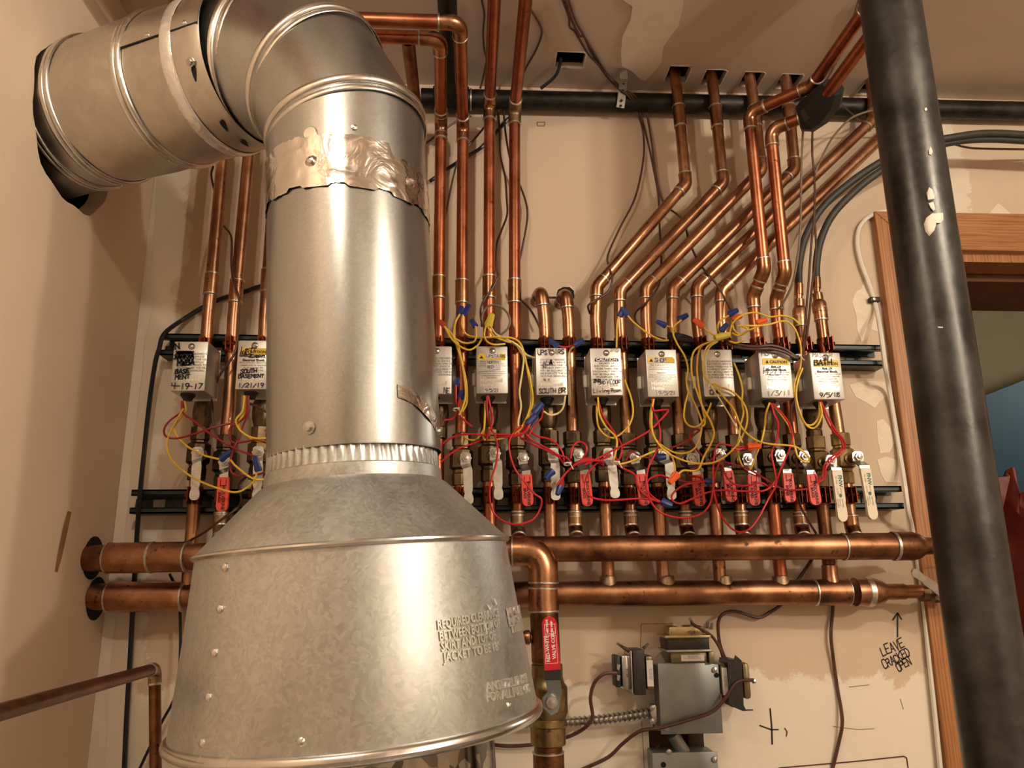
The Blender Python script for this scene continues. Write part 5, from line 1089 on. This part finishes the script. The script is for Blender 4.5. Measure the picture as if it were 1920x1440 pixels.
R('red wire looping round the lever right of the black banner box', [(1152, 868), (1172, 880), (1190, 890), (1194, 908), (1207, 926), (1228, 938), (1240, 943)], d=.137)
R('red wire crossing above the rightmost bare lever', [(1256, 840), (1280, 832), (1298, 818), (1312, 806), (1296, 808), (1296, 824), (1308, 845), (1320, 858)], 'maroon_wire', .118)
R('short red wire below the orange nut', [(1272, 900), (1290, 904), (1322, 902)], 'maroon_wire', .13)
R('red wire from the blue nut behind the yellow wires', [(1172, 864), (1185, 848), (1196, 853), (1212, 858), (1232, 856)], 'maroon_wire', .122)
R('maroon wire curling above the fourth red lever from the right', [(1327, 905), (1310, 895), (1292, 892), (1290, 885), (1302, 878), (1325, 868), (1350, 850)], 'maroon_wire', .124)
Y('yellow loop hanging below the Master Bath box', [(1536, 752), (1536, 778), (1527, 794), (1515, 797), (1505, 789), (1498, 770), (1492, 748), (1489, 722), (1500, 690), (1502, 660), (1499, 638), (1490, 616), (1476, 603), (1462, 603), (1432, 610), (1382, 611)], d=.135)
Y('second yellow loop hanging below the Master Bath box', [(1538, 755), (1541, 775), (1535, 794), (1525, 803), (1512, 797), (1501, 776), (1493, 745), (1496, 715), (1505, 690)], d=.14)
R('red wire pair strand from the Master Bath box, outer', [(1539, 752), (1562, 800), (1582, 826), (1582, 845), (1562, 861), (1549, 876), (1546, 896), (1532, 906)], 'red_wire', .138)
R('red wire pair strand from the Master Bath box, inner', [(1537, 755), (1556, 800), (1577, 824), (1578, 842), (1558, 858), (1546, 872), (1542, 892), (1534, 904)], 'red_wire', .132)
Y('yellow wire arching from the yellow knot to the left hose pipe', [(1368, 626), (1374, 606), (1390, 592), (1416, 586), (1442, 594), (1466, 592), (1486, 597), (1501, 609)], d=.12)
Y('short yellow tail right of the yellow knot', [(1368, 640), (1380, 643), (1395, 638)], d=.14)
Y('yellow wire between the knot and the right orange nut', [(1372, 624), (1384, 629), (1400, 621), (1425, 611)], d=.115)
Y('yellow wire from the left orange nut into the knot', [(1316, 611), (1330, 623), (1344, 632)], d=.125)
Y('yellow wire from the blue nut down to the knot', [(1366, 592), (1350, 602), (1346, 614), (1352, 628)], d=.115)
Y('yellow wire hanging from the folded blue nuts', [(1160, 594), (1157, 610), (1156, 652)], d=.1)
Y('yellow wire from the folded blue nuts to the black rubber ring', [(1177, 592), (1190, 606), (1216, 626), (1240, 637), (1254, 638)], d=.1)
Y('yellow wire from the blue nut below the rubber ring', [(1249, 611), (1258, 614), (1264, 626)], d=.11)
Y('yellow loop right of the knot behind the pipes', [(1372, 600), (1376, 618), (1390, 628), (1402, 618), (1390, 612)], d=.1)
# --- nuts
def nut(lab, a, b, col, d=.128, s=1.0):
    A_, B_ = at(*a, d), at(*b, d+.004); ax = unit(B_-A_); L_ = max(np.linalg.norm(B_-A_), .016)
    prof = [(.0001, 0), (.0052*s, 0), (.0058*s, L_*.12), (.0050*s, L_*.35), (.0040*s, L_*.9), (.0032*s, L_), (.0001, L_)]
    return tag(mesh('wire_nut', *lathe(A_, ax, prof, 16, lambda k, r, a_: r*(1+(.10*(1 if int(a_/(math.pi/8)) % 2 else -1) if 1 < k < 6 else 0))), col, None, True, 30), lab, 'wire nut', 'twist on wire nuts')
nut('blue wire nut on the left pipe group, upper', (413, 862), (435, 845), 'blue_nut'); nut('blue wire nut over the lever just left of the flue', (485, 884), (478, 855), 'blue_nut', .14)
nut('dull red wire nut at the right edge of the flue', (835, 613), (822, 601), 'red_nut', .12); nut('left of the paired blue nuts beside the flue', (862, 590), (866, 575), 'blue_nut', .1); nut('right of the paired blue nuts beside the flue', (868, 591), (881, 571), 'blue_nut', .1)
nut('blue wire nut left of the yellow nut', (892, 614), (883, 598), 'blue_nut', .1); nut('large yellow wire nut above the stickered box', (915, 612), (923, 588), 'yellow_nut', .12, 1.3)
nut('upper of two blue nuts right of the half hidden box', (856, 725), (857, 711), 'blue_nut'); nut('lower of two blue nuts right of the half hidden box', (862, 748), (868, 733), 'blue_nut')
nut('blue nut above the top edge of the smudged box', (1046, 650), (1029, 637), 'blue_nut', .11); nut('blue nut between the smudged box and the black banner box', (1077, 647), (1095, 637), 'blue_nut', .11)
nut('upper of two blue nuts below the smudged box', (1001, 776), (1018, 756), 'blue_nut', .135, 1.2); nut('lower of two blue nuts below the smudged box', (989, 795), (1006, 778), 'blue_nut', .14, 1.2)
nut('blue nut left of the tied red bundle', (1037, 883), (1022, 898), 'blue_nut', .14, 1.1); nut('dark blue nut over the bare lever at the tied bundle', (1051, 911), (1045, 928), 'blue_nut', .15)
nut('left of the folded blue nuts on the second slanted pipe', (1162, 594), (1168, 576), 'blue_nut', .09); nut('right of the folded blue nuts on the second slanted pipe', (1178, 593), (1166, 578), 'blue_nut', .093)
nut('blue nut left of the black rubber ring', (1248, 611), (1231, 603), 'blue_nut', .11); nut('blue nut above the black rubber ring', (1272, 600), (1290, 590), 'blue_nut', .11)
nut('orange nut above the crossed box', (1318, 612), (1300, 599), 'orange_nut', .12, 1.15); nut('blue nut above the yellow knot', (1366, 590), (1384, 581), 'blue_nut', .11); nut('dark blue nut beside the yellow knot', (1352, 621), (1363, 607), 'blue_nut', .12)
nut('small orange nut behind the yellow knot', (1373, 599), (1391, 592), 'orange_nut', .1); nut('orange nut between the two tall front pipes', (1419, 606), (1438, 599), 'orange_nut', .115)
nut('orange nut joining red wires above the third red lever from the right', (1402, 838), (1427, 836), 'orange_nut', .152, 1.2); nut('orange nut hanging below the rightmost bare lever stem', (1270, 888), (1255, 906), 'orange_nut', .155, 1.2)
nut('blue nut lying over the stem of the rightmost bare lever', (1231, 858), (1249, 856), 'blue_nut', .13, 1.2); nut('blue nut below the red loop at the lower rail', (1240, 940), (1261, 948), 'blue_nut', .14, 1.1); nut('small blue nut right of a red lever on the lower rail', (1323, 903), (1336, 903), 'blue_nut', .135)
A_, B_ = at(1340, 634, .13), at(1369, 627, .13); tag(mesh('crimp_sleeve', *sweep([A_, A_*.8+B_*.2, A_*.1+B_*.9, B_], [.0062, .0066, .0056, .004], 12), 'yellow_nut'), 'yellow crimp sleeve holding the knot of yellow wires', 'connector')
C_ = at(1275, 633, .105); a_ = np.linspace(0, 2*math.pi, 33); X_ = unit(np.array([1.0, -.25, -.28])); Y_ = unit(np.array([.1, .75, .45])); ringp = np.array([C_+.0185*math.cos(q)*X_+.013*math.sin(q)*Y_ for q in a_])
tag(mesh('rubber_ring', *sweep(ringp, .0052, 10, False), 'rubber'), 'black rubber ring resting on the upper rail', 'ring')
# zip ties
for (x, y, d_, lab) in ((856, 768, .135, 'zip tie round the wires right of the half hidden box'), (1155, 868, .15, 'zip tie round the wires at the black banner box lever'), (1494, 668, .15, 'zip tie on the brown wire pair beside the Master Bath box'), (1064, 870, .16, 'zip tie round the bundle of red wires')):
    c = at(x, y, d_); q_ = np.array([c+.0052*np.array([math.cos(s), -.8*math.sin(s)*.8, .35*math.sin(s)]) for s in np.linspace(0, 2*math.pi, 17)])
    g = G(); g.add(*sweep(q_, .0013, 6, False)); g.add(*boxg(c+np.array([.004, -.003, .001]), EX, EY, EZ, .004, .004, .004, .0006, 1)); g.add(*sweep([c+np.array([.004, -.004, 0]), c+np.array([.008, -.010, -.010])], .0009, 6))
    tag(g.out('zip_tie', 'white_plastic'), lab, 'zip tie', 'white zip ties')
# --- brown thermostat wires on wall and ceiling
c0 = lambda x, y: tuple([x, y]) 
def onceil(x, y, off=.006): q_ = onz(x, y, ZC-off); return (x, y, -q_[1])
def BC(lab, ceil, wall, col='brown_wire', r=.0021): B(lab, [onceil(x, y) for x, y in ceil]+wall, col, .02, r)
BC('brown wire from the ceiling wrapping round the first slanted pipe', [(1050, -12), (1066, 30), (1068, 50), (1078, 60), (1092, 84), (1104, 103), (1122, 122), (1140, 146)], [(1160, 166, .055), (1180, 182, .05), (1195, 212, .02), (1206, 250, .02), (1206, 300, .02), (1191, 370, .02), (1164, 424, .02), (1140, 478, .025), (1142, 500, .06), (1148, 522, .07), (1140, 548, .072), (1118, 562, .072), (1103, 573, .07), (1106, 588, .05)])
BC('brown wire from the ceiling hanging behind the fan of pipes', [(1056, -12), (1072, 38), (1086, 66), (1096, 70), (1108, 98), (1130, 130)], [(1162, 166, .053), (1184, 180, .05), (1200, 212, .02), (1215, 268, .02), (1228, 330, .02), (1235, 372, .02), (1237, 430, .02), (1240, 492, .02), (1235, 535, .07), (1212, 567, .07), (1192, 586, .05), (1194, 606, .04), (1222, 628, .05), (1246, 636, .09)])
BC('brown wire from the ceiling crossing behind the fan to the right', [(1062, -12), (1078, 36), (1092, 62), (1112, 96), (1132, 128)], [(1164, 164, .051), (1188, 178, .05), (1210, 208, .02), (1221, 262, .02), (1231, 336, .02), (1246, 382, .02), (1280, 412, .025), (1292, 452, .03), (1310, 492, .03), (1326, 512, .068), (1344, 534, .068), (1358, 558, .068), (1371, 583, .09)])
BC('brown wire bowing out beside the paired ceiling pipes', [(994, 16), (1010, 42), (1016, 62), (1006, 92), (988, 124)], [(975, 150, .06)])
BC('brown wire looping left of the paired ceiling pipes', [(900, -12), (908, 24), (906, 60), (908, 92), (912, 112)], [(905, 150, .06), (900, 166, .05)])
B('brown wire hanging between the paired pipes', [(934, 205), (937, 250), (938, 290), (947, 332), (950, 372), (951, 402), (941, 430), (931, 460), (930, 500, .04), (934, 516, .07), (925, 538, .072), (908, 562, .072), (901, 582, .07), (904, 612, .08)])
B('brown wire bowing right of the paired pipes', [(944, 205), (948, 250), (957, 300), (974, 345), (985, 375), (989, 400), (986, 430), (975, 486)])
B('brown wire running behind the right of the paired pipes to the stubs', [(960, 545), (976, 562), (992, 578), (1003, 595), (1012, 614)])
B('short brown wire between the two wall stubs', [(1020, 556, .03), (1032, 558, .03), (1042, 558, .03)])
B('brown wire crossing left behind the ceiling pipes', [(876, 276), (892, 258), (910, 236)], r=.0021); B('brown wire by the flue behind two pipes', [(800, 268), (830, 245), (855, 228)])
B('taupe wire hanging behind the pipe next to the flue', [(858, 300), (848, 340), (838, 390), (832, 420)], 'taupe_wire')
wire('black cable climbing behind the pipes right of the flue', [(806, 340, .012), (830, 323, .012), (860, 303, .012), (905, 275, .012), (935, 243, .012), (955, 222, .012), (972, 209, .012)], 'black_cable', .0036, None, 'power_cable', 'cable')
wire('black cable hanging out of the square ceiling hole', [(1052, 108, .1), (1049, 124, .085), (1044, 138, .075), (1034, 150, .065), (1014, 166, .05)], 'black_cable', .0034, None, 'power_cable', 'cable')
def tw(z_, pts): return pts
zl2 = zl-.018
BC('brown wire strapped along the two ceiling pipes near the column', [(1625, -5), (1603, 45), (1583, 88), (1562, 128)], [(1545, 160, .20), (1530, 200, .17), (1524, 238, .13), (1523, 290, .125), (1527, 330, .12), (1527, 400, .12), (1521, 460, .11), (1516, 530, .1), (1510, 600, .1), (1505, 650, .12), (1494, 672, .15)])
BC('taupe wire strapped along the two ceiling pipes near the column', [(1612, -5), (1590, 60), (1562, 118)], [(1530, 168, .20), (1514, 205, .16), (1506, 240, .13), (1502, 340, .125), (1500, 440, .125), (1488, 524, .11), (1468, 568, .085), (1456, 582, .07)], 'taupe_wire')
B('taupe wire from the slanted pipe elbow to the wire bundle', [(1638, 206, .075), (1612, 214, .09), (1590, 226, .1), (1560, 260, .11), (1537, 304, .12), (1528, 326, .125)], 'taupe_wire')
B('brown wire dropping beside the left hose pipe', [(1527, 410, .118), (1530, 470, .11), (1522, 540, .1), (1514, 620, .1), (1500, 690, .1), (1492, 742, .1), (1483, 775, .1), (1492, 840, .09), (1496, 900, .085), (1500, 945, .085), (1515, 975, .08), (1530, 1000, .06)])
B('thin dark wire leaving the foam wrap toward the column', [(1572, 190, .15), (1596, 212, .1), (1618, 230, .06), (1660, 244, .03)], r=.0016)
for k_, (dy, lab) in enumerate(((0, 'upper of the brown wire pair above the caution box'), (6, 'lower of the brown wire pair above the caution box'))):
    wire(lab, [(1362, 638+dy, .12), (1385, 646+dy, .135), (1415, 650+dy*.8, .15), (1445, 648+dy, .154), (1470, 654+dy, .155), (1488, 666+dy*.6, .155), (1496, 672, .153)], 'brown_wire', .0026, None, 'thermostat_wire', 'wire', BG)
# --- lower cables
B('brown cable curving from the left transformer under the conduit', [(1156, 1262, .062), (1132, 1264, .065), (1114, 1282, .06), (1107, 1310, .055), (1111, 1342, .05), (1102, 1360, .045), (1080, 1375, .03), (1050, 1386, .02), (1000, 1396, .015), (940, 1398, .012), (872, 1387, .012)], r=.0030)
B('brown cable sweeping in front of the junction box to lower left', [(1412, 1275, .064), (1382, 1279, .072), (1362, 1306, .072), (1336, 1334, .066), (1290, 1350, .064), (1240, 1364, .062), (1200, 1371, .055), (1168, 1394, .04), (1140, 1420, .03), (1085, 1446, .02)], r=.0030)
B('brown cable rising from the transformers behind the manifolds', [(1358, 1232, .065), (1349, 1204, .05), (1347, 1166, .03), (1358, 1150, .02), (1382, 1147, .015), (1420, 1158, .012), (1442, 1149, .012), (1470, 1128, .012), (1500, 1082, .012), (1524, 1046, .012)], r=.0030)
B('short brown cable between the top and right transformers', [(1296, 1168, .06), (1318, 1182, .062), (1336, 1194, .065), (1350, 1216, .066), (1356, 1234, .066)], r=.0026)
B('dark cable hanging down the wall below the lower manifold', [(1563, 1128), (1561, 1150), (1558, 1190), (1562, 1232), (1570, 1290), (1577, 1330), (1579, 1360), (1572, 1395), (1560, 1446)], r=.0030, d=.008)
wire('white cable arching over the door casing and down beside it', [(1700, 398, .012), (1660, 397, .012), (1632, 405, .01), (1612, 425, .008), (1607, 455, .008), (1614, 492, .008), (1628, 530, .008), (1642, 575, .008), (1652, 630, .055), (1660, 690, .055), (1668, 735, .012), (1690, 868, .012), (1697, 915, .05), (1703, 960, .05), (1712, 1000, .012), (1729, 1110, .009), (1742, 1235, .009), (1752, 1330, .009), (1766, 1470, .009)], 'white_plastic', .0042, None, 'power_cable', 'cable')
c = at(1638, 563, .006); t = thing('cable_clip', 'black cable clip screwed beside the door casing', 'clip', c)
mesh('clip_body', *abox(c[0]-.010, c[0]+.010, -.014, -.001, c[2]-.005, c[2]+.005, .002, 2), 'rubber', t); mesh('clip_screw', *lathe(c+np.array([-.003, -.008, 0]), NF, [(.0035, 0), (.003, .0015), (.0001, .002)], 10), 'zinc_yellow', t)
B('thin dark cable under the hose right of the column', [(1775, 266, .10), (1810, 276, .07), (1850, 279, .05), (1990, 281, .04)], r=.0022)
# ================================================================== marks on the wall
def on_wall(name, V2, F2, O, X, U, mat): return mesh(name, *place(V2, F2, O, X, U, NF, .0009), mat, wall_back, False)
for s, x, y, h, rot in (('LEAVE', 1655, 1230, .0145, 20), ('CRACKED', 1659, 1254, .0125, 25), ('OPEN', 1685, 1259, .0115, 26)):
    V2, F2, wd = stroke_geo(s, h, .0019, .18, .9); V2 = V2*np.array([.78, 1.08]); a_ = math.radians(rot); V2 = V2 @ np.array([[math.cos(a_), math.sin(a_)], [-math.sin(a_), math.cos(a_)]])
    on_wall('handwritten_note', V2, F2, at(x, y, 0), EX, EZ, 'ink')
def pen(pts, lw_, mat='ink', name='pen_mark'):
    g = G()
    for a, b in zip(pts[:-1], pts[1:]): g.add(*strip([at(*a, .0008), at(*b, .0008)], [lw_, lw_], .0004))
    g.out(name, mat, wall_back, False)
pen([(1683, 1195), (1683, 1150)], .0024); pen([(1674, 1163), (1683, 1149), (1691, 1162)], .0024)
pen([(1444, 1328), (1447, 1362), (1448, 1396)], .0026); pen([(1424, 1360), (1446, 1368), (1460, 1368)], .0022); pen([(1471, 1365), (1476, 1372), (1474, 1381)], .0016)
pen([(1460, 1440), (1600, 1428), (1695, 1418), (1700, 1421), (1703, 1442)], .0020, 'brown_wire')
pen([(1201, 1218), (1202, 1170), (1262, 1169)], .0009, 'pencil'); pen([(1203, 1352), (1208, 1440)], .0009, 'pencil'); pen([(1007, 229), (1022, 229), (1021, 236), (1008, 236), (1007, 229)], .0012, 'pencil')
pen([(1562, 1362), (1610, 1368), (1640, 1366)], .0008, 'pencil'); pen([(1592, 1288), (1630, 1284)], .0008, 'pencil'); pen([(1688, 1310), (1694, 1330)], .0008, 'pencil')
c = at(911, 1380, .004); mesh('anchor_plate', *abox(c[0]-.009, c[0]+.009, -.004, -.0005, c[2]-.008, c[2]+.008), 'grey_plate', wall_back, False)
poly = [onx(x, y, XL+.0008) for x, y in ((127, 958), (134, 960), (126, 1000), (116, 1045), (108, 1073), (103, 1072), (108, 1040), (118, 990))]
mesh('rust_streak', poly, [list(range(8))], 'stain', wall_left, False)

for poly in ([(1597, 565), (1604, 548), (1614, 542), (1621, 527), (1630, 536), (1638, 556), (1648, 596), (1646, 622), (1632, 618), (1628, 634), (1615, 641), (1607, 618), (1605, 592)],
             [(1592, 722), (1620, 714), (1658, 716), (1664, 742), (1650, 752), (1640, 765), (1625, 756), (1604, 744)],
             [(1643, 790), (1655, 786), (1668, 800), (1676, 830), (1668, 848), (1650, 850), (1645, 825)],
             [(1644, 862), (1662, 856), (1680, 862), (1686, 905), (1660, 904), (1652, 890)],
             [(1852, 403), (1871, 381), (1880, 388), (1896, 402), (1890, 405)],
             [(1250, 1210), (1222, 1240), (1195, 1245), (1190, 1300), (1180, 1262), (1200, 1225)]):
    mesh('skim_patch', *prism([at(*q_, .0) for q_ in poly], NF, .0008), 'skim', wall_back, False)
